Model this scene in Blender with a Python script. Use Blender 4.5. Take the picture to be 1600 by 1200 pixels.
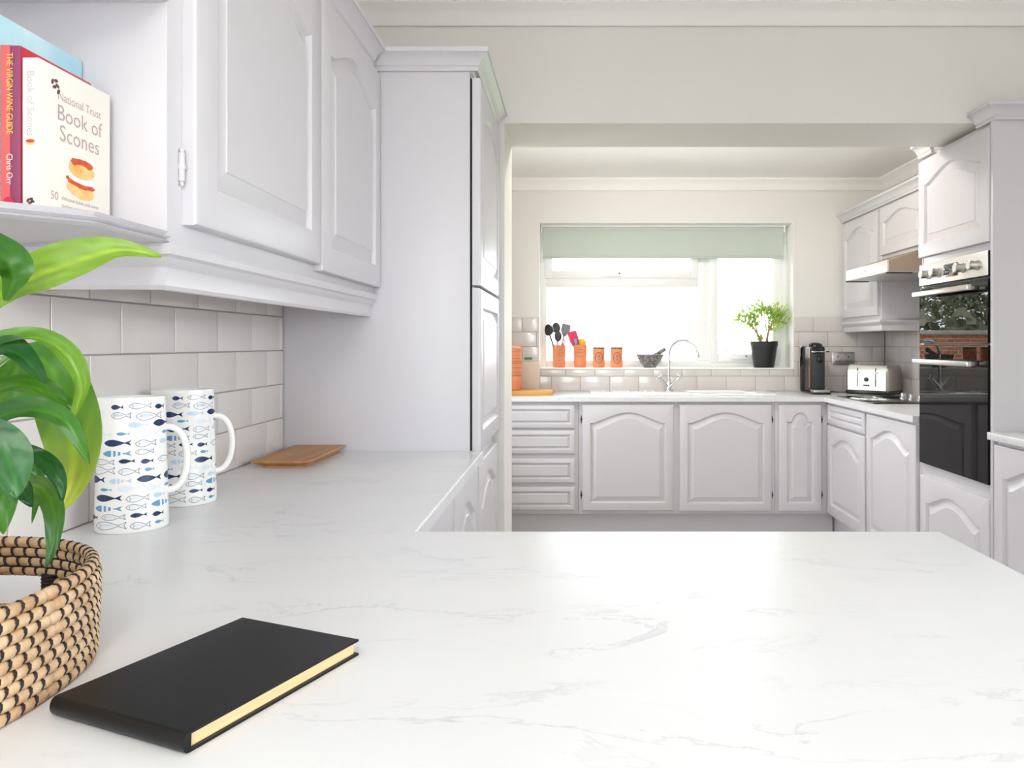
import bpy, bmesh, math, random
from mathutils import Vector, Matrix

for o in list(bpy.data.objects):
    bpy.data.objects.remove(o, do_unlink=True)
S = bpy.context.scene
COL = S.collection
PI = math.pi

# ------------------------------------------------------------------ camera
F, VX, VY, CZ = 1190.0, 895.0, 537.0, 1.23      # focal length and vanishing point in 1600x1200 pixels, lens height
cam = bpy.data.cameras.new('camera')
cam.sensor_width = 36.0
cam.lens = 36.0 * F / 1600.0
cam.shift_x = -(VX - 800.0) / 1600.0
cam.shift_y = (VY - 600.0) / 1600.0
cam.clip_start = 0.02
camo = bpy.data.objects.new('camera', cam)
camo.location = (0, 0, CZ)
camo.rotation_euler = (PI / 2, 0, 0)
COL.objects.link(camo)
S.camera = camo

# ------------------------------------------------------------------ world, lights, exposure
w = bpy.data.worlds.new('overcast_sky')
S.world = w
w.use_nodes = True
bg = w.node_tree.nodes['Background']
bg.inputs[0].default_value = (0.895, 0.945, 1.0, 1)
bg.inputs[1].default_value = 10.0


def area(name, loc, rot, sx, sy, power, col):
    l = bpy.data.lights.new(name, 'AREA')
    l.shape = 'RECTANGLE'
    l.size, l.size_y = sx, sy
    l.energy = power
    l.color = col
    o = bpy.data.objects.new(name, l)
    o.location = loc
    o.rotation_euler = rot
    COL.objects.link(o)
    return o


def portal(name, loc, rot, sx, sy):
    o = area(name, loc, rot, sx, sy, 1.0, (1, 1, 1))      # guides the sampling of the sky through an opening, gives no light of its own
    o.data.cycles.is_portal = True


portal('kitchen_window_portal', (.65, 5.60, 1.565), (-PI / 2, 0, 0), 1.77, 1.02)
portal('added_patio_portal', (0.0, -3.16, 1.16), (PI / 2, 0, 0), 1.4, 2.32)
portal('added_door_portal', (-1.10, 4.10, 1.05), (0, -PI / 2, 0), 2.0, .9)
portal('added_window_portal', (2.26, -.20, 1.55), (0, PI / 2, 0), 1.2, 2.4)


def bulb(name, loc, r, power, col):
    l = bpy.data.lights.new(name, 'POINT')
    l.shadow_soft_size = r
    l.energy = power
    l.color = col
    o = bpy.data.objects.new(name, l)
    o.location = loc
    COL.objects.link(o)


# unseen bulbs added to brighten the two rooms (fittings are built with the ceilings)
bulb('room_fill_bulb', (-.10, -.75, 2.20), .14, 29.0, (1.0, 1.0, 1.0))
bulb('kitchen_fill_bulb', (.75, 3.66, 2.285), .055, 26.0, (1.0, .94, .87))

vs = S.view_settings
vs.view_transform = 'Standard'
vs.look = 'None'
vs.exposure = 0.06
vs.gamma = 1.0
vs.use_curve_mapping = False
S.cycles.use_denoising = True
S.cycles.max_bounces = 10
S.cycles.diffuse_bounces = 6
S.cycles.caustics_reflective = False
S.cycles.caustics_refractive = False
S.cycles.sample_clamp_indirect = 6.0


# ------------------------------------------------------------------ materials
def lin(c):
    c = c / 255.0
    return c / 12.92 if c <= 0.04045 else ((c + 0.055) / 1.055) ** 2.4


def L3(rgb):
    return (lin(rgb[0]), lin(rgb[1]), lin(rgb[2]), 1.0)


def pbr(name, rgb, rough=0.5, metal=0.0, var=None, bump=None, coat=0.0, spec=0.5, stretch=None):
    """var = (scale, second colour, contrast), bump = (scale, strength)"""
    m = bpy.data.materials.new(name)
    m.use_nodes = True
    nt = m.node_tree
    b = nt.nodes['Principled BSDF']
    b.inputs['Base Color'].default_value = L3(rgb)
    b.inputs['Roughness'].default_value = rough
    b.inputs['Metallic'].default_value = metal
    b.inputs['Coat Weight'].default_value = coat
    b.inputs['Specular IOR Level'].default_value = spec
    tc = mp = None
    if var or bump:
        tc = nt.nodes.new('ShaderNodeTexCoord')
        mp = nt.nodes.new('ShaderNodeMapping')
        nt.links.new(tc.outputs['Object'], mp.inputs[0])
        if stretch:
            mp.inputs['Scale'].default_value = stretch
    if var:
        n = nt.nodes.new('ShaderNodeTexNoise')
        n.inputs['Scale'].default_value = var[0]
        n.inputs['Detail'].default_value = 5
        r = nt.nodes.new('ShaderNodeValToRGB')
        c = var[2]
        r.color_ramp.elements[0].position = 0.5 - c
        r.color_ramp.elements[1].position = 0.5 + c
        r.color_ramp.elements[0].color = L3(rgb)
        r.color_ramp.elements[1].color = L3(var[1])
        nt.links.new(mp.outputs[0], n.inputs['Vector'])
        nt.links.new(n.outputs['Fac'], r.inputs[0])
        nt.links.new(r.outputs[0], b.inputs['Base Color'])
    if bump:
        n = nt.nodes.new('ShaderNodeTexNoise')
        n.inputs['Scale'].default_value = bump[0]
        n.inputs['Detail'].default_value = 4
        bn = nt.nodes.new('ShaderNodeBump')
        bn.inputs['Strength'].default_value = bump[1]
        bn.inputs['Distance'].default_value = 0.002
        nt.links.new(mp.outputs[0], n.inputs['Vector'])
        nt.links.new(n.outputs['Fac'], bn.inputs['Height'])
        nt.links.new(bn.outputs[0], b.inputs['Normal'])
    return m


M = {}
M['paint'] = pbr('cabinet_paint', (213, 210, 214), 0.33, var=(3, (211, 208, 212), 0.3))
M['wall'] = pbr('cream_wall_paint', (234, 232, 227), 0.7, bump=(220, 0.05))
M['ceiling'] = pbr('ceiling_paint', (250, 248, 245), 0.8)
M['reveal'] = pbr('white_reveal_paint', (250, 250, 248), 0.6)
M['tile'] = pbr('glazed_tile', (221, 215, 211), 0.14, var=(2.2, (216, 210, 206), 0.3), coat=0.3)
M['grout'] = pbr('grout', (176, 168, 164), 0.9)
M['upvc'] = pbr('white_window_plastic', (250, 250, 249), 0.3)
M['steel'] = pbr('brushed_steel', (205, 203, 200), 0.3, 1.0)
M['chrome'] = pbr('chrome', (225, 226, 228), 0.07, 1.0)
M['silver'] = pbr('silver_panel', (236, 233, 228), 0.34, 0.55)
M['black_plastic'] = pbr('black_plastic', (24, 25, 27), 0.3)
M['black_gloss'] = pbr('black_gloss', (10, 10, 11), 0.04, coat=0.5)
M['seal'] = pbr('black_rubber_seal', (10, 10, 12), 0.8)
M['ceramic'] = pbr('white_ceramic', (240, 239, 236), 0.12, coat=0.4)
M['terracotta'] = pbr('terracotta', (236, 158, 116), 0.75, var=(18, (226, 142, 98), 0.25), bump=(150, 0.1))
M['terracotta_dark'] = pbr('terracotta_ink', (150, 84, 62), 0.8)
M['lid_green'] = pbr('grey_green_lid', (104, 108, 84), 0.6)
M['emblem'] = pbr('emblem_ink', (120, 92, 92), 0.7)
M['granite'] = pbr('dark_granite', (92, 88, 86), 0.5, var=(60, (150, 146, 142), 0.12))
M['granite_light'] = pbr('granite_rim', (196, 190, 186), 0.5, var=(60, (150, 146, 142), 0.2))
M['wood'] = pbr('beech_board', (196, 148, 100), 0.5, var=(7, (172, 120, 74), 0.25), stretch=(6, 0.5, 1))
M['wood_yellow'] = pbr('pine_board', (214, 164, 88), 0.55, var=(7, (196, 142, 66), 0.25), stretch=(0.6, 6, 1))
M['cream'] = pbr('cream_enamel', (224, 214, 202), 0.4)
M['green_item'] = pbr('green_scourer', (82, 142, 96), 0.9)
M['straw'] = pbr('seagrass_straw', (226, 198, 162), 0.6, var=(45, (184, 142, 102), 0.22), bump=(350, 0.35))
M['stitch_and_shade'] = pbr('dark_stitch_and_shade', (38, 30, 28), 0.7)  # real stitching, and the painted shade between the basket coils
M['soil'] = pbr('potting_soil', (52, 40, 32), 0.95, bump=(80, 0.8))
M['leather'] = pbr('black_leatherette', (17, 17, 19), 0.33, var=(9, (22, 22, 24), 0.2), bump=(420, 0.04), spec=0.3)
M['pages'] = pbr('cream_pages', (234, 208, 160), 0.8, var=(300, (214, 186, 138), 0.2), stretch=(0.02, 0.02, 4))
M['book_white'] = pbr('book_cover_ivory', (240, 234, 224), 0.45)
M['book_coral'] = pbr('book_cover_coral', (224, 96, 96), 0.4)
M['book_red'] = pbr('book_cover_red', (200, 40, 62), 0.4)
M['book_purple'] = pbr('book_spine_purple', (142, 62, 98), 0.4)
M['book_blue'] = pbr('book_cover_blue', (160, 208, 226), 0.4, var=(9, (204, 230, 236), 0.15))
M['book_green'] = pbr('book_cover_green', (112, 160, 90), 0.4)
M['book_dark'] = pbr('book_cover_dark', (92, 74, 70), 0.4)
M['paper'] = pbr('book_paper', (236, 230, 216), 0.8)
M['ink_mauve'] = pbr('ink_mauve', (188, 164, 168), 0.6)
M['ink_dark'] = pbr('ink_plum', (104, 62, 80), 0.6)
M['ink_grey'] = pbr('ink_grey', (196, 188, 184), 0.6)
M['ink_yellow'] = pbr('ink_yellow', (226, 214, 96), 0.6)
M['ink_white'] = pbr('ink_white', (244, 238, 232), 0.6)
M['scone'] = pbr('ink_scone', (232, 170, 84), 0.6, var=(60, (244, 214, 150), 0.2))
M['scone_red'] = pbr('ink_jam', (190, 56, 36), 0.6, var=(60, (222, 96, 50), 0.2))
M['scone_cream'] = pbr('ink_cream', (250, 246, 238), 0.6)
M['fish_navy'] = pbr('glaze_navy', (32, 52, 92), 0.2)
M['fish_blue'] = pbr('glaze_blue', (104, 152, 188), 0.2)
M['fish_pale'] = pbr('glaze_pale_blue', (190, 208, 226), 0.2)
M['fish_faint'] = pbr('glaze_faint_blue', (222, 229, 236), 0.2)
M['fish_line'] = pbr('glaze_line', (96, 108, 130), 0.2)
M['pink'] = pbr('pink_silicone', (232, 44, 96), 0.45)
M['teal'] = pbr('teal_silicone', (66, 182, 200), 0.45)
M['yellow'] = pbr('yellow_silicone', (246, 208, 40), 0.45)
M['utensil'] = pbr('dark_nylon', (58, 56, 58), 0.35)
M['utensil_grey'] = pbr('grey_nylon', (128, 124, 126), 0.4)
M['white_plastic'] = pbr('white_plastic', (236, 232, 228), 0.4)
M['pot_black'] = pbr('black_plant_pot', (36, 37, 40), 0.4)
M['stem_brown'] = pbr('brown_stem', (172, 132, 98), 0.8)
M['floor'] = pbr('floor_vinyl', (198, 194, 190), 0.4, var=(3, (188, 184, 180), 0.2))
M['bounce_ground'] = pbr('pale_bounce_ground', (190, 186, 178), .9)  # unseen ground, kept pale to bounce skylight indoors
M['lawn'] = pbr('lawn', (120, 150, 84), 0.95, var=(3, (96, 132, 66), 0.2))
M['hedge'] = pbr('hedge', (176, 200, 150), 0.9, var=(8, (214, 226, 196), 0.2))
M['foliage'] = pbr('tree_foliage', (104, 104, 82), 0.8, var=(4, (146, 144, 120), 0.2))
M['bark'] = pbr('bark', (96, 78, 64), 0.9, bump=(20, 0.6))
M['cavity'] = pbr('oven_cavity_enamel', (30, 30, 33), 0.4)
M['display'] = pbr('display_glass', (24, 28, 30), 0.05, coat=1.0)
M['grey_cap'] = pbr('toaster_end', (176, 170, 164), 0.3, 0.6)


def marble():
    m = bpy.data.materials.new('marbled_laminate')
    m.use_nodes = True
    nt = m.node_tree
    b = nt.nodes['Principled BSDF']
    b.inputs['Roughness'].default_value = 0.28
    tc = nt.nodes.new('ShaderNodeTexCoord')
    mp = nt.nodes.new('ShaderNodeMapping')
    mp.inputs['Scale'].default_value = (1.0, 2.6, 1.0)
    mp.inputs['Rotation'].default_value = (0, 0, 0.18)
    nt.links.new(tc.outputs['Object'], mp.inputs[0])
    # veins: thin level sets of a warped noise, broken up by a second noise
    n = nt.nodes.new('ShaderNodeTexNoise')
    n.inputs['Scale'].default_value = 3.2
    n.inputs['Detail'].default_value = 7
    n.inputs['Roughness'].default_value = 0.62
    n.inputs['Distortion'].default_value = 0.6
    nt.links.new(mp.outputs[0], n.inputs['Vector'])
    sub = nt.nodes.new('ShaderNodeMath'); sub.operation = 'SUBTRACT'; sub.inputs[1].default_value = 0.52
    ab = nt.nodes.new('ShaderNodeMath'); ab.operation = 'ABSOLUTE'
    nt.links.new(n.outputs['Fac'], sub.inputs[0])
    nt.links.new(sub.outputs[0], ab.inputs[0])
    r = nt.nodes.new('ShaderNodeValToRGB')
    r.color_ramp.elements[0].position = 0.0
    r.color_ramp.elements[0].color = (1, 1, 1, 1)
    r.color_ramp.elements[1].position = 0.016
    r.color_ramp.elements[1].color = (0, 0, 0, 1)
    nt.links.new(ab.outputs[0], r.inputs[0])
    n2 = nt.nodes.new('ShaderNodeTexNoise')
    n2.inputs['Scale'].default_value = 3.1
    n2.inputs['Detail'].default_value = 3
    nt.links.new(mp.outputs[0], n2.inputs['Vector'])
    r2 = nt.nodes.new('ShaderNodeValToRGB')
    r2.color_ramp.elements[0].position = 0.49
    r2.color_ramp.elements[0].color = (0, 0, 0, 1)
    r2.color_ramp.elements[1].position = 0.72
    r2.color_ramp.elements[1].color = (1, 1, 1, 1)
    nt.links.new(n2.outputs['Fac'], r2.inputs[0])
    mul = nt.nodes.new('ShaderNodeMath'); mul.operation = 'MULTIPLY'
    nt.links.new(r.outputs[0], mul.inputs[0])
    nt.links.new(r2.outputs[0], mul.inputs[1])
    cl = nt.nodes.new('ShaderNodeMixRGB')
    cl.inputs[1].default_value = L3((231, 231, 232))
    cl.inputs[2].default_value = L3((223, 223, 226))
    nt.links.new(n2.outputs['Fac'], cl.inputs[0])
    mx = nt.nodes.new('ShaderNodeMixRGB')
    mx.inputs[2].default_value = L3((194, 194, 200))
    nt.links.new(cl.outputs[0], mx.inputs[1])
    nt.links.new(mul.outputs[0], mx.inputs[0])
    nt.links.new(mx.outputs[0], b.inputs['Base Color'])
    return m


M['marble'] = marble()


def glassy(name, tint, ior, rough=0.0):
    """thin pane: tinted see-through plus mirror reflection by Fresnel"""
    m = bpy.data.materials.new(name)
    m.use_nodes = True
    nt = m.node_tree
    nt.nodes.remove(nt.nodes['Principled BSDF'])
    out = nt.nodes['Material Output']
    tr = nt.nodes.new('ShaderNodeBsdfTransparent')
    tr.inputs[0].default_value = (*tint, 1)
    gl = nt.nodes.new('ShaderNodeBsdfGlossy')
    gl.inputs['Roughness'].default_value = rough
    fr = nt.nodes.new('ShaderNodeFresnel')
    fr.inputs['IOR'].default_value = ior
    mx = nt.nodes.new('ShaderNodeMixShader')
    nt.links.new(fr.outputs[0], mx.inputs[0])
    nt.links.new(tr.outputs[0], mx.inputs[1])
    nt.links.new(gl.outputs[0], mx.inputs[2])
    nt.links.new(mx.outputs[0], out.inputs[0])
    return m


M['pane'] = glassy('window_glass', (0.97, 0.98, 0.98), 1.25)
M['oven_glass'] = glassy('tinted_oven_glass', (0.05, 0.05, 0.055), 1.42)


def translucent(name, rgb, amount):
    m = bpy.data.materials.new(name)
    m.use_nodes = True
    nt = m.node_tree
    b = nt.nodes['Principled BSDF']
    b.inputs['Base Color'].default_value = L3(rgb)
    b.inputs['Roughness'].default_value = 0.8
    t = nt.nodes.new('ShaderNodeBsdfTranslucent')
    t.inputs[0].default_value = L3(rgb)
    mx = nt.nodes.new('ShaderNodeMixShader')
    mx.inputs[0].default_value = amount
    nt.links.new(b.outputs[0], mx.inputs[1])
    nt.links.new(t.outputs[0], mx.inputs[2])
    nt.links.new(mx.outputs[0], nt.nodes['Material Output'].inputs[0])
    return m


M['blind'] = translucent('blind_fabric', (206, 214, 206), 0.12)


def leaf_mat():
    m = bpy.data.materials.new('leaf')
    m.use_nodes = True
    nt = m.node_tree
    b = nt.nodes['Principled BSDF']
    b.inputs['Roughness'].default_value = 0.32
    at = nt.nodes.new('ShaderNodeAttribute')
    at.attribute_name = 'leaf_colour'
    t = nt.nodes.new('ShaderNodeBsdfTranslucent')
    mx = nt.nodes.new('ShaderNodeMixShader')
    mx.inputs[0].default_value = 0.3
    nt.links.new(at.outputs['Color'], b.inputs['Base Color'])
    nt.links.new(at.outputs['Color'], t.inputs[0])
    nt.links.new(b.outputs[0], mx.inputs[1])
    nt.links.new(t.outputs[0], mx.inputs[2])
    nt.links.new(mx.outputs[0], nt.nodes['Material Output'].inputs[0])
    return m


M['leaf'] = leaf_mat()


def brick_mat():
    m = pbr('garden_brick', (176, 108, 76), 0.9)
    nt = m.node_tree
    b = nt.nodes['Principled BSDF']
    tc = nt.nodes.new('ShaderNodeTexCoord')
    mp = nt.nodes.new('ShaderNodeMapping')
    mp.inputs['Rotation'].default_value = (PI / 2, 0, 0)
    br = nt.nodes.new('ShaderNodeTexBrick')
    br.inputs['Scale'].default_value = 4.5
    br.inputs['Color1'].default_value = L3((190, 112, 78))
    br.inputs['Color2'].default_value = L3((160, 92, 66))
    br.inputs['Mortar'].default_value = L3((196, 184, 170))
    nt.links.new(tc.outputs['Object'], mp.inputs[0])
    nt.links.new(mp.outputs[0], br.inputs['Vector'])
    nt.links.new(br.outputs['Color'], b.inputs['Base Color'])
    return m


M['brick'] = brick_mat()


# ------------------------------------------------------------------ mesh builder and scene helpers
def P(px, py, Y):
    """a point at depth Y that the photograph shows at (px, py)"""
    return Vector(((px - VX) * Y / F, Y, CZ - (py - VY) * Y / F))


WORLD = {}


class MB:
    def __init__(self):
        self.v, self.f, self.m, self.cols = [], [], [], None

    def add(self, vs, fs, mi=0):
        n = len(self.v)
        self.v += [tuple(p) for p in vs]
        for f in fs:
            self.f.append([i + n for i in f])
            self.m.append(mi)
        return self

    def box(self, x0, y0, z0, x1, y1, z1, bev=0.0, mi=0):
        x0, x1 = min(x0, x1), max(x0, x1)
        y0, y1 = min(y0, y1), max(y0, y1)
        z0, z1 = min(z0, z1), max(z0, z1)
        if bev <= 0:
            vs = [(x, y, z) for x in (x0, x1) for y in (y0, y1) for z in (z0, z1)]
            return self.add(vs, [(0, 1, 3, 2), (4, 6, 7, 5), (0, 4, 5, 1), (2, 3, 7, 6), (0, 2, 6, 4), (1, 5, 7, 3)], mi)
        bm = bmesh.new()
        bmesh.ops.create_cube(bm, size=1.0)
        for q in bm.verts:
            q.co = Vector((x0 + (q.co.x + .5) * (x1 - x0), y0 + (q.co.y + .5) * (y1 - y0), z0 + (q.co.z + .5) * (z1 - z0)))
        b = min(bev, .49 * min(x1 - x0, y1 - y0, z1 - z0))
        bmesh.ops.bevel(bm, geom=bm.edges[:], offset=b, segments=2, affect='EDGES', profile=0.5)
        bm.verts.ensure_lookup_table()
        self.add([q.co[:] for q in bm.verts], [[q.index for q in f.verts] for f in bm.faces], mi)
        bm.free()
        return self

    def prism(self, poly, axis, a, b, mi=0):
        """poly of 2-D points extruded from a to b along 'x', 'y' or 'z'"""
        def pt(p, t):
            return {'x': (t, p[0], p[1]), 'y': (p[0], t, p[1]), 'z': (p[0], p[1], t)}[axis]
        n = len(poly)
        vs = [pt(p, a) for p in poly] + [pt(p, b) for p in poly]
        fs = [list(range(n)), list(range(2 * n - 1, n - 1, -1))]
        fs += [(i, (i + 1) % n, n + (i + 1) % n, n + i) for i in range(n)]
        return self.add(vs, fs, mi)

    def lathe(self, prof, c=(0, 0, 0), seg=24, sx=1.0, sy=1.0, mi=0, cap=True):
        vs, fs = [], []
        for r, z in prof:
            for k in range(seg):
                a = 2 * PI * k / seg
                vs.append((c[0] + sx * r * math.cos(a), c[1] + sy * r * math.sin(a), c[2] + z))
        for i in range(len(prof) - 1):
            for k in range(seg):
                k2 = (k + 1) % seg
                fs.append((i * seg + k, i * seg + k2, (i + 1) * seg + k2, (i + 1) * seg + k))
        if cap:
            if prof[0][0] > 1e-5:
                fs.append(list(range(seg - 1, -1, -1)))
            if prof[-1][0] > 1e-5:
                fs.append([(len(prof) - 1) * seg + k for k in range(seg)])
        return self.add(vs, fs, mi)

    def tube(self, path, r, seg=8, mi=0, closed=False, flat=None):
        path = [Vector(p) for p in path]
        n = len(path)
        rs = r if isinstance(r, (list, tuple)) else [r] * n
        vs, fs = [], []
        up = Vector((0, 0, 1))
        t0 = (path[1] - path[0]).normalized()
        nrm = t0.cross(up)
        if nrm.length < 1e-3:
            nrm = t0.cross(Vector((0, 1, 0)))
        nrm.normalize()
        for i in range(n):
            if closed:
                t = path[(i + 1) % n] - path[i - 1]
            else:
                t = path[min(i + 1, n - 1)] - path[max(i - 1, 0)]
            t.normalize()
            nrm = nrm - t * nrm.dot(t)
            if nrm.length < 1e-6:
                nrm = t.orthogonal()
            nrm.normalize()
            bi = t.cross(nrm)
            for k in range(seg):
                a = 2 * PI * k / seg
                fx = 1.0 if flat is None else flat
                vs.append(path[i] + (nrm * math.cos(a) + bi * math.sin(a) * fx) * rs[i])
        m = n if closed else n - 1
        for i in range(m):
            j = (i + 1) % n
            for k in range(seg):
                k2 = (k + 1) % seg
                fs.append((i * seg + k, i * seg + k2, j * seg + k2, j * seg + k))
        if not closed:
            fs.append(list(range(seg - 1, -1, -1)))
            fs.append([(n - 1) * seg + k for k in range(seg)])
        return self.add(vs, fs, mi)

    def sweep(self, path, prof, mi=0):
        """moulding: prof of (outward, z) swept along a plan path; outward is to the right of travel"""
        n = len(path)
        P2 = [Vector((p[0], p[1])) for p in path]
        vs, fs = [], []
        for i in range(n):
            d0 = (P2[i] - P2[i - 1]).normalized() if i > 0 else None
            d1 = (P2[i + 1] - P2[i]).normalized() if i < n - 1 else None
            if d0 is None: d0 = d1
            if d1 is None: d1 = d0
            n0, n1 = Vector((d0.y, -d0.x)), Vector((d1.y, -d1.x))
            mt = (n0 + n1)
            mt = mt / max(1e-6, (1 + n0.dot(n1)))
            for d, z in prof:
                q = P2[i] + mt * d
                vs.append((q.x, q.y, z))
        k = len(prof)
        for i in range(n - 1):
            for j in range(k):
                j2 = (j + 1) % k
                fs.append((i * k + j, i * k + j2, (i + 1) * k + j2, (i + 1) * k + j))
        fs.append(list(range(k)))
        fs.append([(n - 1) * k + j for j in range(k - 1, -1, -1)])
        return self.add(vs, fs, mi)

    def grid(self, rows, mi=0, closed=False):
        n, k = len(rows), len(rows[0])
        vs = [p for r in rows for p in r]
        fs = []
        for i in range(n - 1):
            for j in range(k if closed else k - 1):
                j2 = (j + 1) % k
                fs.append((i * k + j, i * k + j2, (i + 1) * k + j2, (i + 1) * k + j))
        return self.add(vs, fs, mi)

    def ball(self, c, rx, ry, rz, seg=12, rings=8, mi=0):
        prof = [(math.sin(PI * i / rings), -math.cos(PI * i / rings)) for i in range(rings + 1)]
        prof[0] = (1e-4, -1); prof[-1] = (1e-4, 1)
        n = len(self.v)
        self.lathe(prof, (0, 0, 0), seg, mi=mi, cap=False)
        for i in range(n, len(self.v)):
            x, y, z = self.v[i]
            self.v[i] = (c[0] + x * rx, c[1] + y * ry, c[2] + z * rz)
        return self

    def xform(self, mat, start=0):
        for i in range(start, len(self.v)):
            self.v[i] = tuple(mat @ Vector(self.v[i]))
        return self

    def mesh(self, name, mats, smooth=35, fix=True):
        me = bpy.data.meshes.new(name)
        me.from_pydata(self.v, [], self.f)
        if not isinstance(mats, (list, tuple)):
            mats = [mats]
        for m in mats:
            me.materials.append(M[m] if isinstance(m, str) else m)
        if len(mats) > 1:
            me.polygons.foreach_set('material_index', self.m)
        if self.cols:
            at = me.color_attributes.new('leaf_colour', 'FLOAT_COLOR', 'POINT')
            for i, c in enumerate(self.cols):
                at.data[i].color = c
        if fix:
            bm = bmesh.new()
            bm.from_mesh(me)
            bmesh.ops.recalc_face_normals(bm, faces=bm.faces[:])
            bm.to_mesh(me)
            bm.free()
        if smooth:
            me.polygons.foreach_set('use_smooth', [True] * len(me.polygons))
            me.set_sharp_from_angle(angle=math.radians(smooth))
        me.update()
        return me

    def build(self, name, mats, parent=None, local=False, smooth=35, fix=True):
        if parent is not None and not local:
            self.xform(WORLD[parent.name].inverted())
        return put(name, self.mesh(name, mats, smooth, fix), parent)


def put(name, me, parent=None, loc=(0, 0, 0), rotz=0.0, world=False):
    """link a mesh as an object; loc is in the parent's space unless world"""
    o = bpy.data.objects.new(name, me)
    COL.objects.link(o)
    mat = Matrix.Translation(loc) @ Matrix.Rotation(rotz, 4, 'Z')
    if parent is not None:
        o.parent = parent
        if world:
            mat = WORLD[parent.name].inverted() @ mat
        o.matrix_local = mat
        WORLD[o.name] = WORLD[parent.name] @ mat
    else:
        o.matrix_world = mat
        WORLD[o.name] = mat
    return o


def tag(o, label=None, cat=None, group=None, kind=None):
    if label: o['label'] = label
    if cat: o['category'] = cat
    if group: o['group'] = group
    if kind: o['kind'] = kind
    return o


def thing(name, label, cat, loc=(0, 0, 0), rotz=0.0, group=None):
    o = put(name, None, None, loc, rotz)
    o.empty_display_size = 0.05
    return tag(o, label, cat, group)


def struct(name, mb, mat, smooth=0):
    return tag(mb.build(name, mat, smooth=smooth), kind='structure')


def text(s, size, origin, xdir, ydir, mat, parent, name='lettering', align='LEFT', squeeze=1.0, shear=0.0):
    c = bpy.data.curves.new(name, 'FONT')
    c.body = s
    c.size = size
    c.align_x = align
    c.resolution_u = 3
    c.space_character = 1.0
    c.shear = shear
    t = bpy.data.objects.new('tmp_text', c)
    COL.objects.link(t)
    dg = bpy.context.evaluated_depsgraph_get()
    me = bpy.data.meshes.new_from_object(t.evaluated_get(dg))
    bpy.data.objects.remove(t, do_unlink=True)
    x, y = Vector(xdir).normalized(), Vector(ydir).normalized()
    z = x.cross(y)
    inv = WORLD[parent.name].inverted()
    for q in me.vertices:
        q.co = inv @ (Vector(origin) + x * q.co.x * squeeze + y * q.co.y + z * 0.0002)
    me.materials.clear()
    me.materials.append(M[mat])
    return put(name, me, parent)


CORNICE = [(0, 0), (.012, 0), (.014, .006), (.012, .012), (.017, .016), (.021, .026), (.031, .038), (.044, .046), (.048, .046), (.048, .060), (0, .060)]


def cornice(root, path, z, name='cornice'):
    return MB().sweep(path, [(d, z + h) for d, h in CORNICE]).build(name, 'paint', root, smooth=25)


PELMET = [(0, .068), (.018, .068), (.020, .062), (.018, .052), (.010, .048), (.008, .044), (.004, .040), (-.002, .034), (.000, .028), (.000, .006), (-.004, .000), (-.018, .000), (-.018, .068)]


def pelmet(root, path, z):
    return MB().sweep(path, [(d, z + h) for d, h in PELMET]).build('pelmet', 'paint', root, smooth=25)


DOORS = {}


def door_mesh(wd, h, t=.022, kind='arch', fr=.058, arch=.06):
    key = (round(wd, 4), round(h, 4), round(t, 4), kind, fr, arch)
    if key in DOORS:
        return DOORS[key]
    nT, nS, nB = 25, 3, 3

    def hf(u):
        a = abs(u)
        if kind == 'flat':
            return 0.0
        if kind == 'keyhole':
            if a > .62: return 0.0
            q = a / .62
            return (1 - q * q) ** .55
        if a > .90: return 0.0
        q = a / .90
        return .62 * (1 - q * q) + .38 * (math.cos(PI * q) + 1) / 2

    A = 0.0 if kind == 'flat' else arch

    def contour(d, y, outer=None):
        if outer is not None:
            x0, x1, z0, zs, a = outer, wd - outer, outer, h - outer, 0.0
        else:
            x0, x1, z0, zs, a = fr + d, wd - fr - d, fr + d, h - fr - A - d, A
        pts = [(x0 + (x1 - x0) * i / nB, y, z0) for i in range(nB)]
        pts += [(x1, y, z0 + (zs - z0) * i / nS) for i in range(nS)]
        pts += [(x1 + (x0 - x1) * i / nT, y, zs + a * hf(1 - 2 * i / nT)) for i in range(nT)]
        pts += [(x0, y, zs + (z0 - zs) * i / nS) for i in range(nS)]
        return pts
    p = .006 if h < .2 else min(.024, (wd - 2 * fr) * .22, (h - 2 * fr) * .3)
    layers = [contour(0, 0, 0.0), contour(0, -t + .006, 0.0), contour(0, -t + .002, .002), contour(0, -t, .007),
              contour(0, -t), contour(.003, -t + .004), contour(.007, -t + .012), contour(.010, -t + .0125),
              contour(.013 + p, -t + .003), contour(.015 + p, -t + .001)]
    mb = MB()
    mb.grid(layers, closed=True)
    k = len(layers[0])
    mb.f.append(list(range(k - 1, -1, -1))); mb.m.append(0)
    mb.f.append([(len(layers) - 1) * k + i for i in range(k)]); mb.m.append(0)
    me = mb.mesh('door', 'paint', smooth=25)
    DOORS[key] = me
    return me


FACE = {'-Y': 0.0, '-X': -PI / 2, '+X': PI / 2}


def door(root, facing, u0, u1, z0, z1, plane, kind='arch', name='door', t=.022, fr=.058, arch=.06):
    """u0 < u1 along the face (world X for '-Y', world Y otherwise); plane = where the back of the door lies"""
    me = door_mesh(u1 - u0, z1 - z0, t, kind, fr, arch)
    loc = {'-Y': (u0, plane, z0), '-X': (plane, u1, z0), '+X': (plane, u0, z0)}[facing]
    return put(name, me, root, loc, FACE[facing], world=True)


def hinge(parent, p, mat='paint', L=.022, r=.0045):
    x, y, z = p
    mb = MB().lathe([(r * .4, -L - .008), (r * .8, -L - .005), (r * .5, -L), (r, -L), (r, L), (r * .5, L), (r * .8, L + .005), (r * .4, L + .008)], (x, y, z), 10)
    mb.box(x - .006, y - .004, z - .004, x + .006, y + .004, z + .004, .001)
    return mb.build('hinge', mat, parent)


TILES = {}


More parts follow.
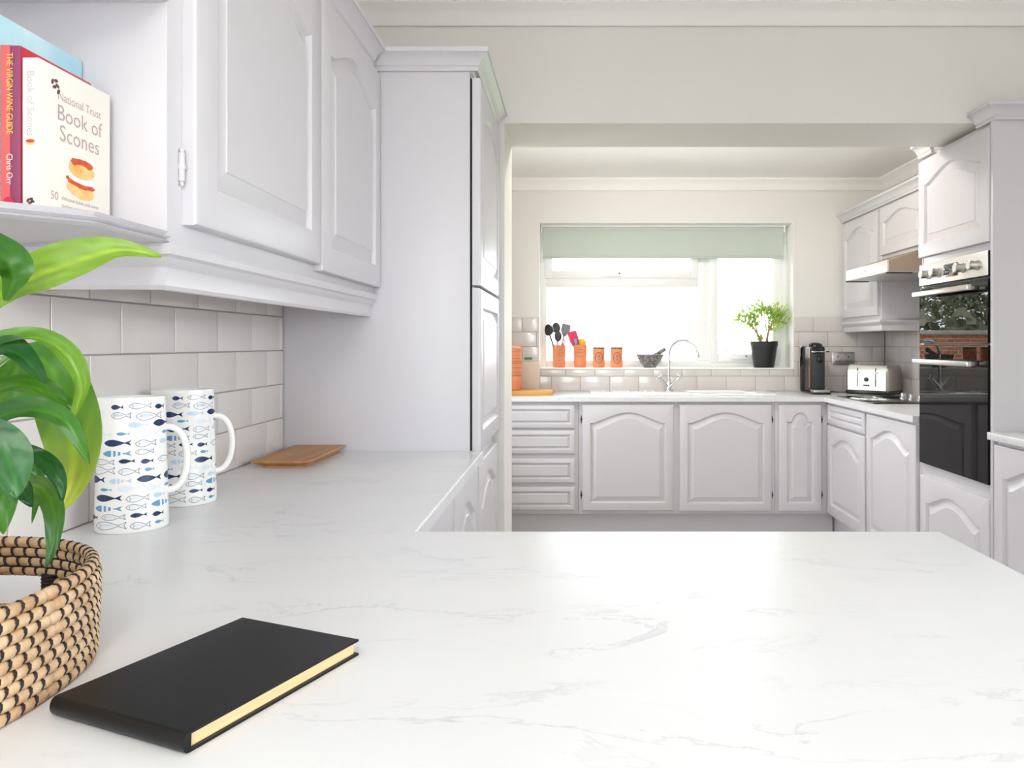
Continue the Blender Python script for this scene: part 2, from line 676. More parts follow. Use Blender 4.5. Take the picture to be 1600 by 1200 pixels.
def tile_mesh(wd, h):
    key = (round(wd, 3), round(h, 3))
    if key not in TILES:
        b = min(.009, wd * .3, h * .3)
        def ring(i, y): return [(i, y, i), (wd - i, y, i), (wd - i, y, h - i), (i, y, h - i)]
        mb = MB().grid([ring(0, 0), ring(0, -.0045), ring(.001, -.0053), ring(b, -.0070)], closed=True)
        mb.f.append([12, 13, 14, 15]); mb.m.append(0)
        TILES[key] = mb.mesh('tile', 'tile', smooth=20)
    return TILES[key]


def tile_row(root, facing, plane, a, b, z0, z1, phase, pitch=.203, g=.003):
    k = math.floor((a - phase) / pitch)
    while phase + k * pitch < b:
        t0, t1 = phase + k * pitch + g / 2, phase + (k + 1) * pitch - g / 2
        t0, t1 = max(t0, a), min(t1, b)
        if t1 - t0 > .012:
            me = tile_mesh(t1 - t0, z1 - z0 - g)
            loc = {'-Y': (t0, plane, z0 + g / 2), '-X': (plane, t1, z0 + g / 2), '+X': (plane, t0, z0 + g / 2)}[facing]
            put('tile', me, root, loc, FACE[facing], world=True)
        k += 1


# ================================================================== the setting
XL, XR, YB, YR = -.897, 2.180, 5.31, -3.2        # left wall, right wall, back wall, rear wall
WT = .90                                          # worktop height
ROW = .103

struct('floor', MB().box(XL - .2, YR - .2, -.1, XR + .2, 5.65, 0), 'floor')
ceil_ = struct('ceiling', MB().box(XL - .2, YR - .2, 2.54, XR + .2, 3.0, 2.64), 'ceiling')
ceil_k = struct('ceiling_kitchen', MB().box(-1.2, 3.3, 2.372, XR + .2, 5.65, 2.64), 'ceiling')

MB().lathe([(.05, 0), (.05, .004), (.012, -.03), (.006, -.034), (.006, -.18), (.03, -.19), (.03, -.198)], (-.10, -.75, 2.5395), 16).build('added_light_fitting', 'upvc', ceil_)  # fitting added for the unseen bulb behind the camera
MB().lathe([(.05, 0), (.05, -.01), (.04, -.025), (.02, -.029)], (.75, 3.66, 2.3715), 20).build('added_light_fitting', 'upvc', ceil_k)  # cap added for the unseen kitchen bulb
wall_left = struct('wall_left', MB().box(XL - .2, YR - .2, 0, XL, 2.97, 2.6), 'wall')
m = MB()      # with a glazed door added for daylight, hidden from the camera by the pier
m.box(-1.2, 3.33, 0, -1.0, 3.65, 2.6)
m.box(-1.2, 4.55, 0, -1.0, 5.62, 2.6)
m.box(-1.2, 3.65, 2.05, -1.0, 4.55, 2.6)
struct('wall_kitchen_left', m, 'wall')
m = MB()
m.box(-1.15, 3.65, 0, -1.09, 3.73, 2.05).box(-1.15, 4.47, 0, -1.09, 4.55, 2.05)
m.box(-1.15, 3.73, 1.97, -1.09, 4.47, 2.05).box(-1.15, 3.73, 0, -1.09, 4.47, .90)
d2 = struct('added_door_2', m, 'upvc')  # unseen door, added so daylight reaches the cabinets opposite
MB().box(-1.123, 3.73, .90, -1.117, 4.47, 1.97).build('pane', 'pane', d2)
m = MB()      # with an unseen window added beside the camera to light the room
m.box(XR, YR - .2, 0, XR + .2, -1.4, 2.6)
m.box(XR, 1.0, 0, XR + .2, 5.62, 2.6)
m.box(XR, -1.4, 0, XR + .2, 1.0, .95)
m.box(XR, -1.4, 2.15, XR + .2, 1.0, 2.6)
wall_right = struct('wall_right', m, 'wall')
m = MB()
for y in (-1.4, -.23, .94):
    m.box(XR + .1, y, .95, XR + .16, y + .06, 2.15)
m.box(XR + .1, -1.4, .95, XR + .16, 1.0, 1.01)
m.box(XR + .1, -1.4, 2.09, XR + .16, 1.0, 2.15)
w2 = struct('added_window_2', m, 'upvc')  # unseen frame for the added side opening
for y in (-1.34, -.17):
    MB().box(XR + .127, y, 1.01, XR + .133, y + 1.11, 2.09).build('pane', 'pane', w2)
m = MB().box(-.267, 2.97, 2.09, XR, 3.33, 2.6)
m.box(-1.2, 2.97, 0, -.267, 3.33, 2.6)
struct('wall_middle', m, 'wall')

WX0, WX1, WZ0, WZ1 = -.236, 1.539, 1.052, 2.078   # window opening
m = MB()
m.box(-1.2, YB, 0, WX0, 5.62, 2.6)
m.box(WX1, YB, 0, XR + .2, 5.62, 2.6)
m.box(WX0, YB, 0, WX1, 5.62, WZ0)
m.box(WX0, YB, WZ1, WX1, 5.62, 2.6)
wall_back = struct('wall_back', m, 'wall')

# rear wall, behind the camera, with patio doors added for daylight
m = MB()
m.box(XL - .2, YR - .2, 0, -.7, YR, 2.6)
m.box(.7, YR - .2, 0, XR + .2, YR, 2.6)
m.box(-.7, YR - .2, 2.32, .7, YR, 2.6)
struct('wall_rear', m, 'wall')
m = MB()
for x in (-.7, -.03, .64):
    m.box(x, YR - .12, 0, x + .06, YR - .05, 2.32)
m.box(-.7, YR - .12, 2.26, .7, YR - .05, 2.32)
m.box(-.7, YR - .12, 0, .7, YR - .05, .06)
d1 = struct('added_door_1', m, 'upvc')  # unseen doors added to let daylight in from behind
for x in (-.64, .03):
    MB().box(x, YR - .09, .06, x + .61, YR - .084, 2.26).build('pane', 'pane', d1)

# plaster coving
COVE = [(0, 0), (.004, -.072), (.010, -.076), (.016, -.070), (.026, -.046), (.046, -.026), (.070, -.016), (.076, -.010), (.072, -.004), (.072, 0)]
def coving(name, path, z):
    struct(name, MB().sweep(path, [(d, z + h) for d, h in COVE]), 'ceiling', 30)
coving('trim_1', [(XL, 2.97), (XR, 2.97)], 2.5410)
coving('trim_2', [(-1.0, YB), (XR, YB)], 2.3730)
coving('trim_3', [(XR, YB), (XR, 3.33)], 2.3730)

# wall tiles
def grout(parent, x0, y0, z0, x1, y1, z1):
    MB().box(x0, y0, z0, x1, y1, z1).build('grout', 'grout', parent, smooth=0)
grout(wall_left, XL, .35, WT, XL + .002, 2.342, 1.37)
for r in range(5):
    z0 = WT + r * ROW
    tile_row(wall_left, '+X', XL + .001, .40, 2.340, z0, min(z0 + ROW, 1.37), 2.315 if r % 2 else 2.216)
grout(wall_back, -.60, YB - .002, WT, XR, YB, 1.05)
grout(wall_back, -.60, YB - .002, 1.05, WX0 - .002, YB, WT + 5 * ROW)
grout(wall_back, WX1 + .002, YB - .002, 1.05, XR, YB, WT + 5 * ROW)
for r in range(5):
    z0, z1 = WT + r * ROW, WT + (r + 1) * ROW
    ph = 1.777 if r % 2 else 1.881
    if r == 0:
        tile_row(wall_back, '-Y', YB - .001, -.58, XR - .01, z0, z1, ph)
    else:
        tile_row(wall_back, '-Y', YB - .001, -.58, WX0 - .003, z0, z1, ph)
        tile_row(wall_back, '-Y', YB - .001, WX1 + .003, XR - .01, z0, z1, ph)
        if r == 1:
            tile_row(wall_back, '-Y', YB - .001, WX0, WX1, z0, 1.05, ph)
grout(wall_right, XR - .002, 3.47, WT, XR, YB, WT + 5 * ROW)
for r in range(5):
    z0, z1 = WT + r * ROW, WT + (r + 1) * ROW
    tile_row(wall_right, '-X', XR - .001, 3.47, YB - .012, z0, z1, 5.20 if r % 2 else 5.10)

# window
WY = 5.50
win = tag(put('window_1', None), kind='structure')
m = MB()
m.box(WX0, WY, WZ0 + .01, WX0 + .045, WY + .07, WZ1, .004)
m.box(WX1 - .045, WY, WZ0 + .01, WX1, WY + .07, WZ1, .004)
m.box(WX0 + .045, WY, WZ0 + .01, WX1 - .045, WY + .07, WZ0 + .055, .004)
m.box(WX0 + .045, WY, WZ1 - .045, WX1 - .045, WY + .07, WZ1, .004)
m.build('frame', 'upvc', win)
MB().box(.900, WY, WZ0 + .055, .990, WY + .07, WZ1 - .045, .004).build('mullion', 'upvc', win)
MB().box(WX0 + .045, WY, 1.640, .900, WY + .07, 1.705, .004).build('transom', 'upvc', win)
def sash(x0, x1, z0, z1, b):
    m = MB()
    y0, y1 = WY - .014, WY + .05
    m.box(x0, y0, z0, x0 + b, y1, z1, .005)
    m.box(x1 - b, y0, z0, x1, y1, z1, .005)
    m.box(x0 + b, y0, z0, x1 - b, y1, z0 + b, .005)
    m.box(x0 + b, y0, z1 - b, x1 - b, y1, z1, .005)
    return m.build('sash', 'upvc', win)
s1 = sash(WX0 + .035, .905, 1.70, WZ1 - .035, .055)
s2 = sash(.985, WX1 - .035, WZ0 + .045, WZ1 - .035, .06)
MB().box(WX0 + .09, WY + .02, 1.755, .85, WY + .028, WZ1 - .09).build('pane', 'pane', s1)
MB().box(1.045, WY + .02, WZ0 + .105, WX1 - .095, WY + .028, WZ1 - .095).build('pane', 'pane', s2)
MB().box(WX0 + .045, WY + .02, WZ0 + .055, .90, WY + .028, 1.64).build('pane', 'pane', win)
def win_handle(parent, x, z, dx):
    m = MB().box(x - .012, WY - .03, z - .012, x + .012, WY - .0142, z + .012, .003)
    m.box(min(x, x + dx), WY - .042, z - .009, max(x, x + dx), WY - .03, z + .009, .004)
    m.lathe([(.006, 0), (.006, .008)], (x, WY - .03, z + .009), 10, mi=1)
    m.build('handle', ['upvc', 'black_plastic'], parent)
win_handle(s1, .335, 1.722, -.11)
win_handle(s2, 1.245, WZ0 + .075, -.11)
# white plaster lining of the opening and the sill board
m = MB()
m.box(WX0, YB + .001, WZ0, WX0 + .004, WY, WZ1)
m.box(WX1 - .004, YB + .001, WZ0, WX1, WY, WZ1)
m.box(WX0, YB + .001, WZ1 - .004, WX1, WY, WZ1)
m.build('reveal_lining', 'reveal', win, smooth=0)
MB().box(WX0 - .006, YB - .012, 1.050, WX1 + .006, WY, 1.062, .003).build('windowsill', 'reveal', win)
SILL = 1.062

# ================================================================== fitted kitchen, near side
# L-shaped worktop: the run along the left wall and the peninsula
t = thing('worktop', 'white grey-veined marbled worktop of the big L-shaped peninsula in the foreground', 'worktop', (-.3, 1.0, .872))
ply = [(XL + .003, .42), (.646, .42), (.646, 1.34), (-.275, 1.34), (-.275, 2.3425), (XL + .003, 2.3425)]
bm = bmesh.new()
vs_ = [bm.verts.new((x, y, .872)) for x, y in ply]
f_ = bm.faces.new(vs_)
ex = bmesh.ops.extrude_face_region(bm, geom=[f_])
for q in ex['geom']:
    if isinstance(q, bmesh.types.BMVert): q.co.z = WT
bmesh.ops.bevel(bm, geom=[e for e in bm.edges if abs(e.verts[0].co.z - e.verts[1].co.z) < 1e-5 and e.verts[0].co.z > .89], offset=.003, segments=2, affect='EDGES')
m = MB(); bm.verts.ensure_lookup_table()
m.add([q.co[:] for q in bm.verts], [[q.index for q in f.verts] for f in bm.faces]); bm.free()
m.build('slab', 'marble', t)

def carcass(root, x0, y0, z0, x1, y1, z1, name='carcass', bev=.002):
    return MB().box(x0, y0, z0, x1, y1, z1, bev).build(name, 'paint', root)

t = thing('peninsula_cabinet', 'pale grey base unit carrying the foreground peninsula worktop', 'cabinet', (.18, .9, 0))
carcass(t, -.26, .62, .12, .60, 1.30, .871)
MB().box(-.24, .66, 0, .56, 1.27, .12).build('plinth', 'paint', t)
for x0, x1 in ((-.24, .165), (.185, .585)):
    MB().box(x0, 1.3005, .17, x1, 1.318, .855, .004).build('back_panel', 'paint', t)
t = thing('base_cabinet', 'pale grey base unit at the wall corner under the near worktop', 'cabinet', (-.6, .9, 0))
carcass(t, XL + .003, .62, .12, -.265, 1.338, .871)

for (y0, y1, lab) in ((1.340, 1.860, 'pale grey base cabinet under the marbled run, beside the peninsula corner'),
                      (1.862, 2.340, 'pale grey base cabinet under the marbled run, between corner cabinet and tall cabinet')):
    t = thing('base_cabinet', lab, 'cabinet', (-.6, (y0 + y1) / 2, 0), group='base cabinets on the wall opposite the ovens')
    carcass(t, XL + .003, y0, .15, -.312, y1, .871)
    MB().box(XL + .003, y0, 0, -.36, y1, .15).build('plinth', 'paint', t)
    door(t, '+X', y0 + .016, y1 - .010, .185, .852, -.3118)

# tall cabinet at the end of the run
t = thing('tall_cabinet', 'tall lavender-grey cabinet with plain side panel at the end of the marbled run', 'cabinet', (-.6, 2.65, 0))
MB().box(XL + .003, 2.3435, 0, -.3165, 2.362, 2.072, .0015).build('side_panel', 'paint', t)
carcass(t, XL + .003, 2.363, .15, -.324, 2.952, 2.072)
MB().box(-.3163, 2.346, .900, -.312, 2.368, 2.048).build('door_seal', 'seal', t, smooth=0)
MB().box(-.3235, 2.369, .15, -.312, 2.952, 2.070).build('face_frame', 'paint', t)
d = door(t, '+X', 2.350, 2.945, 1.410, 2.050, -.3105, 'arch', t=.027)
d = door(t, '+X', 2.350, 2.945, .900, 1.402, -.3105, 'flat', t=.027)
d = door(t, '+X', 2.362, 2.930, .185, .852, -.3118, 'arch')
MB().box(XL + .003, 2.363, 0, -.36, 2.952, .15).build('plinth', 'paint', t)
cornice(t, [(-.640, 2.3435), (-.303, 2.3435), (-.303, 2.956)], 2.066)

# wall cabinet with two arched doors
t = thing('wall_cabinet', 'pale lavender-grey wall cabinet with two arched doors above the metro tiles', 'cabinet', (-.75, 1.75, 1.313))
carcass(t, XL + .003, 1.150, 1.381, -.613, 2.342, 2.072)
d = door(t, '+X', 1.193, 1.786, 1.416, 2.055, -.6125, 'arch', fr=.068, t=.024)
hinge(d, (-.609, 1.186, 1.505))
hinge(d, (-.609, 1.186, 1.96))
d = door(t, '+X', 1.796, 2.338, 1.402, 2.055, -.6125, 'arch', fr=.062, t=.024)
pelmet(t, [(XL + .004, 1.158), (-.620, 1.158), (-.620, 2.3405)], 1.313)
MB().box(XL + .003, 1.176, 1.368, -.638, 2.342, 1.380).build('base_board', 'paint', t)
cornice(t, [(-.6125, 1.16), (-.6125, 2.294)], 2.066)

# open corner display shelves beside it
t = thing('shelf_unit', 'open pale grey corner shelf unit with chamfered moulded shelves holding the cookbooks', 'shelf', (-.75, 1.0, 1.382))
SH = [(XL + .003, .712), (-.690, .905), (-.617, .978), (-.617, 1.1495)]
EDGE = [(.0002, .0004), (.002, .0004), (.009, .0035), (.001, .0070), (.010, .0105), (.001, .0140), (.006, .0186), (.0002, .0186)]
for z in (1.381, 1.745):
    m = MB().prism(SH[:1] + SH[1:] + [(XL + .003, 1.1495)], 'z', z, z + .019)
    sh = m.build('shelf', 'paint', t)
    MB().sweep(SH, [(d_, z + h_) for d_, h_ in EDGE]).build('edge_moulding', 'paint', sh, smooth=30)
MB().prism(SH + [(XL + .003, 1.1495)], 'z', 2.053, 2.072).build('top_board', 'paint', t)
MB().box(XL + .003, .72, 1.400, XL + .010, 1.149, 2.053).build('back_panel', 'paint', t)
cornice(t, SH[:-1] + [(-.6125, 1.158)], 2.066)

# ================================================================== fitted kitchen, far side
YC, YD = 4.737, 4.7365            # carcass front and back of the doors on the window wall
XC, XD = 1.588, 1.5878            # the same on the right wall
t = thing('drawer_cabinet', 'warm grey base unit with four drawers under the wooden board', 'cabinet', (-.2, 5.0, 0))
carcass(t, -.470, YC, .172, .035, 5.300, .871)
for y0, y1 in ((633, 669), (672.7, 709), (717, 754.5), (761, 797.5)):
    z1, z0 = CZ - (y0 - VY) * 4.715 / F, CZ - (y1 - VY) * 4.715 / F
    door(t, '-Y', -.450, .013, z0, z1, YD, 'flat', 'drawer_front', fr=.026)
t = thing('base_cabinet', 'warm grey double base cabinet with arched doors under the white sink', 'cabinet', (.65, 5.0, 0))
m = MB()      # hollow, so that the sink bowl hangs inside
m.box(.037, YC, .172, 1.255, YC + .02, .871)
m.box(.037, YC + .02, .172, .055, 5.300, .871)
m.box(1.237, YC + .02, .172, 1.255, 5.300, .871)
m.box(.055, YC + .02, .172, 1.237, 5.300, .190)
m.box(.055, 5.285, .190, 1.237, 5.300, .871)
m.build('carcass', 'paint', t, smooth=0)
d = door(t, '-Y', .059, .624, .196, .853, YD, 'arch', arch=.066, fr=.048)
for z in (.76, .29): hinge(d, (.053, YD - .006, z), 'black_plastic', .016, .003)
d = door(t, '-Y', .662, 1.233, .192, .853, YD, 'arch', arch=.066, fr=.048)
for z in (.76, .29): hinge(d, (1.239, YD - .006, z), 'black_plastic', .016, .003)
t = thing('base_cabinet', 'narrow warm grey base cabinet with keyhole-arched door beside the corner', 'cabinet', (1.42, 5.0, 0))
carcass(t, 1.257, YC, .172, 1.586, 5.300, .871)
d = door(t, '-Y', 1.276, 1.541, .192, .853, YD, 'keyhole', fr=.05, arch=.055)
for z in (.76, .29): hinge(d, (1.547, YD - .006, z), 'black_plastic', .016, .003)
t = thing('plinth_board', 'long warm grey kickboard under the cabinets below the window', 'kickboard', (.5, 4.8, 0))
MB().box(-.470, 4.79, 0, 1.635, 4.806, .171, .001).build('board', 'paint', t)

t = thing('base_cabinet', 'base cabinet with one drawer over an arched door beside the hob corner', 'cabinet', (1.88, 4.4, 0))
carcass(t, XC, 4.083, .172, XR - .006, 4.735, .871)
door(t, '-X', 4.100, 4.690, .742, .856, XD, 'flat', 'drawer_front', fr=.028)
door(t, '-X', 4.100, 4.690, .192, .730, XD, 'arch')
t = thing('base_cabinet', 'base cabinet with one tall arched door between hob drawer and oven tower', 'cabinet', (1.88, 3.77, 0))
carcass(t, XC, 3.466, .172, XR - .006, 4.081, .871)
door(t, '-X', 3.484, 4.070, .192, .856, XD, 'arch')
t = thing('plinth_board', 'kickboard under the cabinets between corner and oven tower', 'kickboard', (1.64, 4.1, 0))
MB().box(1.64, 3.466, 0, 1.656, 4.806, .171, .001).build('board', 'paint', t)

# far worktop (hole for the sink bowl)
t = thing('worktop', 'white worktop running below the window and round to the oven tower', 'worktop', (1.0, 5.0, .872))
m = MB()
HX0, HX1, HY0, HY1 = .745, 1.135, 4.83, 5.09
for b_ in ((-.995, 4.70, HX0, 5.302), (HX1, 4.70, XR - .004, 5.302), (HX0, 4.70, HX1, HY0), (HX0, HY1, HX1, 5.302), (1.548, 3.4665, XR - .004, 4.70)):
    m.box(b_[0], b_[1], .872, b_[2], b_[3], WT)
m.build('slab', 'marble', t, smooth=0)

# oven tower
t = thing('oven_tower', 'tall lavender-grey housing cabinet around the built-in double oven', 'cabinet', (1.88, 3.15, 0))
MB().box(XC - .016, 2.850, 0, XR - .004, 2.868, 2.072, .0015).build('side_panel', 'paint', t)
MB().box(XC, 3.445, 0, XR - .004, 3.463, 2.072, .0015).build('side_panel', 'paint', t)
carcass(t, XC, 2.8685, .15, XR - .006, 3.4445, .690)
carcass(t, XC, 2.8685, 1.586, XR - .006, 3.4445, 2.072)
MB().box(1.66, 2.8685, 0, XR - .006, 3.4445, .149).build('plinth', 'paint', t)
door(t, '-X', 2.872, 3.455, 1.616, 2.050, XD, 'arch', arch=.055)
door(t, '-X', 2.872, 3.440, .190, .642, XD, 'arch', arch=.060)
cornice(t, [(XC - .006, 2.966), (XC - .006, 2.8495), (XR - .004, 2.8495)], 2.066)
cornice(t, [(XC - .006, 3.462), (XC - .006, 3.334)], 2.066)

# near right: worktop and base cabinet beside the tower
t = thing('worktop', 'short pale worktop beside the plain side of the oven tower', 'worktop', (1.85, 2.4, .872))
MB().box(1.548, 1.70, .872, XR - .004, 2.8485, WT, .003).build('slab', 'marble', t)
t = thing('base_cabinet', 'pale grey arched-door base cabinet in front of the oven tower side', 'cabinet', (1.88, 2.5, 0))
carcass(t, XC, 1.72, .172, XR - .006, 2.8485, .871)
door(t, '-X', 2.290, 2.836, .192, .856, XD, 'arch')
door(t, '-X', 1.735, 2.280, .192, .856, XD, 'arch')
MB().box(1.66, 1.72, 0, XR - .006, 2.8485, .171).build('plinth', 'paint', t)

# wall cabinets by the hood
t = thing('wall_cabinet', 'wall cabinet with a tall door in the far corner behind the cooker hood', 'cabinet', (2.03, 5.0, 1.31))
carcass(t, 1.884, 4.645, 1.375, XR - .002, 5.300, 2.072)
door(t, '-X', 4.665, 5.270, 1.405, 2.052, 1.8838, 'arch')
pelmet(t, [(1.884, 5.298), (1.884, 4.645), (XR - .004, 4.645)], 1.308)
cornice(t, [(1.880, 5.300), (1.880, 4.641)], 2.066)
t = thing('wall_cabinet', 'short wall cabinet with arched door directly above the cooker hood', 'cabinet', (2.03, 4.3, 1.74))
carcass(t, 1.884, 4.030, 1.742, XR - .002, 4.643, 2.072)
door(t, '-X', 4.045, 4.625, 1.762, 2.052, 1.8838, 'arch', fr=.05, arch=.045)
cornice(t, [(1.880, 4.6405), (1.880, 4.030)], 2.066)


# ================================================================== appliances
# double oven
t = thing('double_oven', 'built-in double oven with steel fascia and two black glass doors', 'oven', (1.7, 3.15, .693))
OY0, OY1, OX = 2.873, 3.441, 1.566
m = MB()
m.box(2.10, OY0, .694, 2.12, OY1, 1.583)
for y in (OY0, OY1 - .03):
    m.box(1.585, y, .694, 2.10, y + .03, 1.583)
for z0, z1 in ((.694, .74), (1.19, 1.26), (1.47, 1.583)):
    m.box(1.585, OY0 + .03, z0, 2.10, OY1 - .03, z1)
m.build('housing', 'cavity', t, smooth=0)
m = MB().box(OX + .002, OY0, 1.488, 1.5845, OY1, 1.583, .002, 1)
m.box(OX - .001, OY0 + .001, 1.489, OX + .0019, OY1 - .001, 1.5825, .001)
fa = m.build('fascia', ['silver', 'black_plastic'], t)
for y in (3.350, 3.255, 3.050, 2.945):
    m = MB().lathe([(.021, 0), (.0215, .004), (.0185, .008), (.0185, .032), (.0195, .036), (.016, .0385)], (0, 0, 0), 20)
    m.xform(Matrix.Translation((OX - .0012, y, 1.534)) @ Matrix.Rotation(-PI / 2, 4, 'Y'))
    m.build('knob', 'steel', t)
MB().box(OX - .004, 3.095, 1.508, OX - .001, 3.210, 1.562, .001).build('display', 'display', t)
for nm, z0, z1, hz in (('upper', 1.232, 1.478, 1.446), ('lower', .697, 1.224, 1.152)):
    m = MB()      # black door frame round the glass
    m.box(OX + .004, OY0 + .001, z0, 1.5845, OY0 + .055, z1)
    m.box(OX + .004, OY1 - .055, z0, 1.5845, OY1 - .001, z1)
    m.box(OX + .004, OY0 + .055, z0, 1.5845, OY1 - .055, z0 + .05)
    m.box(OX + .004, OY0 + .055, z1 - .05, 1.5845, OY1 - .055, z1)
    dr = m.build('door', 'black_gloss', t, smooth=0)
    MB().box(OX, OY0 + .001, z0, OX + .0035, OY1 - .001, z1).build('glass', 'oven_glass', dr, smooth=0)
    m = MB().box(OX - .062, OY0 + .035, hz - .011, OX - .040, OY1 - .060, hz + .011, .004)
    for y in (OY0 + .075, OY1 - .10):
        m.box(OX - .041, y - .010, hz - .009, OX, y + .010, hz + .009, .002)
    m.build('handle', 'steel', dr)
for z in (.86, .98, 1.09):
    m = MB()
    for k in range(9):
        x = 1.62 + k * .05
        m.tube([(x, OY0 + .032, z), (x, OY1 - .032, z)], .002, 6)
    for y in (OY0 + .05, OY1 - .05):
        m.tube([(1.62, y, z), (2.02, y, z)], .003, 6)
    m.build('rack', 'chrome', t)

# cooker hood
t = thing('cooker_hood', 'slim steel visor cooker hood under the short wall cabinet', 'cooker hood', (1.9, 4.33, 1.61))
HY0_, HY1_ = 4.034, 4.640
m = MB().prism([(1.675, 1.618), (2.172, 1.618), (2.172, 1.7405), (1.884, 1.7405), (1.675, 1.672)], 'y', HY0_, HY1_)
m.build('body', pbr('hood_side', (168, 150, 132), 0.4, 0.3), t, smooth=0)
MB().box(1.664, HY0_, 1.610, 1.6745, HY1_, 1.674, .002).build('front_panel', 'silver', t)
MB().box(1.676, HY0_ + .004, 1.608, 2.16, HY1_ - .004, 1.6175).build('filter_panel', 'steel', t)
MB().box(1.66, HY0_ - .001, 1.603, 1.80, HY0_ + .012, 1.6095, .001).build('visor_clip', 'black_plastic', t)
MB().box(1.66, HY1_ - .012, 1.603, 1.80, HY1_ - .001, 1.6095, .001).build('visor_clip', 'black_plastic', t)
m = MB()
for k in range(5):
    y = 4.30 + k * .011
    m.box(1.6634, y, 1.641, 1.664, y + .008, 1.647 if k % 2 else 1.649)
m.build('logo', 'black_plastic', t, smooth=0)

# hob; steel knob shapes stand in for silver reflections in its glass
t = thing('hob', 'black glass hob with silver reflections shaped as knobs set in the corner worktop', 'hob', (1.9, 4.45, WT))
MB().box(1.645, 4.16, WT + .0003, 2.135, 4.745, WT + .006, .002).build('glass', 'black_gloss', t)
for y in (4.23, 4.345, 4.46, 4.575):
    m = MB().lathe([(.023, 0), (.023, .003), (.016, .006), (.015, .026), (.012, .029)], (1.985, y, WT + .0061), 18)
    m.build('knob', 'steel', t)  # shape standing in for a silver reflection on the glass
for x, y, r in ((1.77, 4.32, .07), (1.77, 4.59, .09)):
    m = MB()
    m.tube([(x + r * math.cos(2 * PI * k / 40), y + r * math.sin(2 * PI * k / 40), WT + .0062) for k in range(40)], .0008, 5, closed=True)
    m.build('cooking_zone_ring', 'steel', t)

# capsule coffee machine
t = thing('coffee_machine', 'slim black capsule coffee machine with chrome lever beside the socket', 'coffee machine', (1.6, 5.08, WT))
m = MB().box(1.566, 5.01, WT + .012, 1.662, 5.20, 1.212, .012)
m.lathe([(.048, 0), (.046, .010), (.036, .020), (.018, .026), (.001, .027)], (1.614, 5.07, 1.2115), 24)
m.build('body', 'black_plastic', t)
MB().box(1.572, 5.002, .935, 1.656, 5.0095, 1.168, .003).build('front_panel', pbr('charcoal_panel', (50, 53, 56), .5), t)
m = MB().lathe([(.052, 0), (.054, .004), (.054, .290), (.050, .300), (.02, .304)], (1.605, 5.20, WT + .0117), 24)
m.build('water_tank', 'black_gloss', t)
MB().box(1.5645, 5.03, .94, 1.5659, 5.055, 1.20, .0005).build('reflection_strip', pbr('copper_reflection', (216, 150, 118), .2, 1.0), t)  # strip that puts a warm reflection on the black body
m = MB().box(1.566, 4.985, 1.172, 1.660, 5.003, 1.182, .003)
m.build('lever', 'chrome', t)
MB().box(1.661, 4.988, 1.173, 1.682, 5.000, 1.181, .003).build('lever_tip', 'black_plastic', t)
MB().box(1.600, 4.975, 1.105, 1.632, 5.0018, 1.150, .006).build('spout', 'black_gloss', t)
m = MB().box(1.556, 4.93, WT, 1.672, 5.20, WT + .0115, .003)
m.build('base', 'black_plastic', t)
MB().box(1.562, 4.935, WT + .012, 1.668, 5.005, WT + .030, .004).build('drip_tray', 'steel', t)

# four-slice toaster, turned towards the room in the corner
t = thing('toaster', 'silver four-slice toaster with black base in the far corner', 'toaster', (1.978, 5.0, WT), -PI / 4)
W2, D2, TH = .1425, .105, .192
def tprof(d):
    pr = [(-d, .028)]
    for k in range(9):
        a = PI - PI / 2 * k / 8
        pr.append((-d + .035 + .035 * math.cos(a), TH - .05 + .05 * math.sin(a)))
    for k in range(9):
        a = PI / 2 - PI / 2 * k / 8
        pr.append((d - .035 + .035 * math.cos(a), TH - .05 + .05 * math.sin(a)))
    pr.append((d, .028))
    return pr
MB().prism(tprof(D2), 'x', -W2 + .012, W2 - .022).build('body', 'silver', t, local=True, smooth=40)
def cap(x0, x1, nm):
    rows = []
    for x, s in ((x0, 1.0), (x0 + (x1 - x0) * .6, .985), (x0 + (x1 - x0) * .9, .95), (x1, .90)):
        rows.append([(x, p[0] * s, .028 + (p[1] - .028) * s) for p in tprof(D2)])
    m = MB().grid(rows, closed=True)
    k = len(rows[0])
    m.f.append([3 * k + i for i in range(k)]); m.m.append(0)
    m.f.append(list(range(k))); m.m.append(0)
    m.build(nm, 'grey_cap', t, local=True, smooth=50)
cap(W2 - .0218, W2, 'end_cap')
cap(-W2 + .0118, -W2, 'end_cap')
MB().box(-W2 - .001, -D2 - .004, 0, W2 + .001, D2 + .004, .0278, .008).build('base', 'black_plastic', t, local=True)
for x in (-.065, .055):
    MB().box(x - .0028, -D2 - .0015, .055, x + .0028, -D2 - .0002, .135, .0005).build('lever_slot', 'black_gloss', t, local=True)
    m = MB().box(x - .020, -D2 - .014, .139, x + .020, -D2 + .004, .145, .002)
    m.build('lever', 'chrome', t, local=True)
    MB().box(x - .0028, -D2 - .0005, .148, x + .0028, -D2 + .012, .172, .0005).build('lever_slot', 'black_gloss', t, local=True)
m = MB().lathe([(.014, 0), (.014, .006), (.011, .011)], (0, 0, 0), 20)
m.xform(Matrix.Translation((-.005, -D2 - .0002, .098)) @ Matrix.Rotation(PI / 2, 4, 'X'))
m.build('dial', 'black_plastic', t, local=True)
m = MB()
m.box(-.040, -D2 - .0008, .045, .030, -D2 - .0002, .128)
m.build('control_plate', 'silver', t, local=True, smooth=0)
for x in (-.019, -.005, .009):
    m = MB().lathe([(.0055, 0), (.0055, .004), (.004, .006)], (0, 0, 0), 12)
    m.xform(Matrix.Translation((x, -D2 - .0009, .060)) @ Matrix.Rotation(PI / 2, 4, 'X'))
    m.build('button', 'black_plastic', t, local=True)
MB().box(-.022, -D2 + .0035, .156, .012, -D2 + .006, .161).build('name_plate', 'steel', t, local=True)
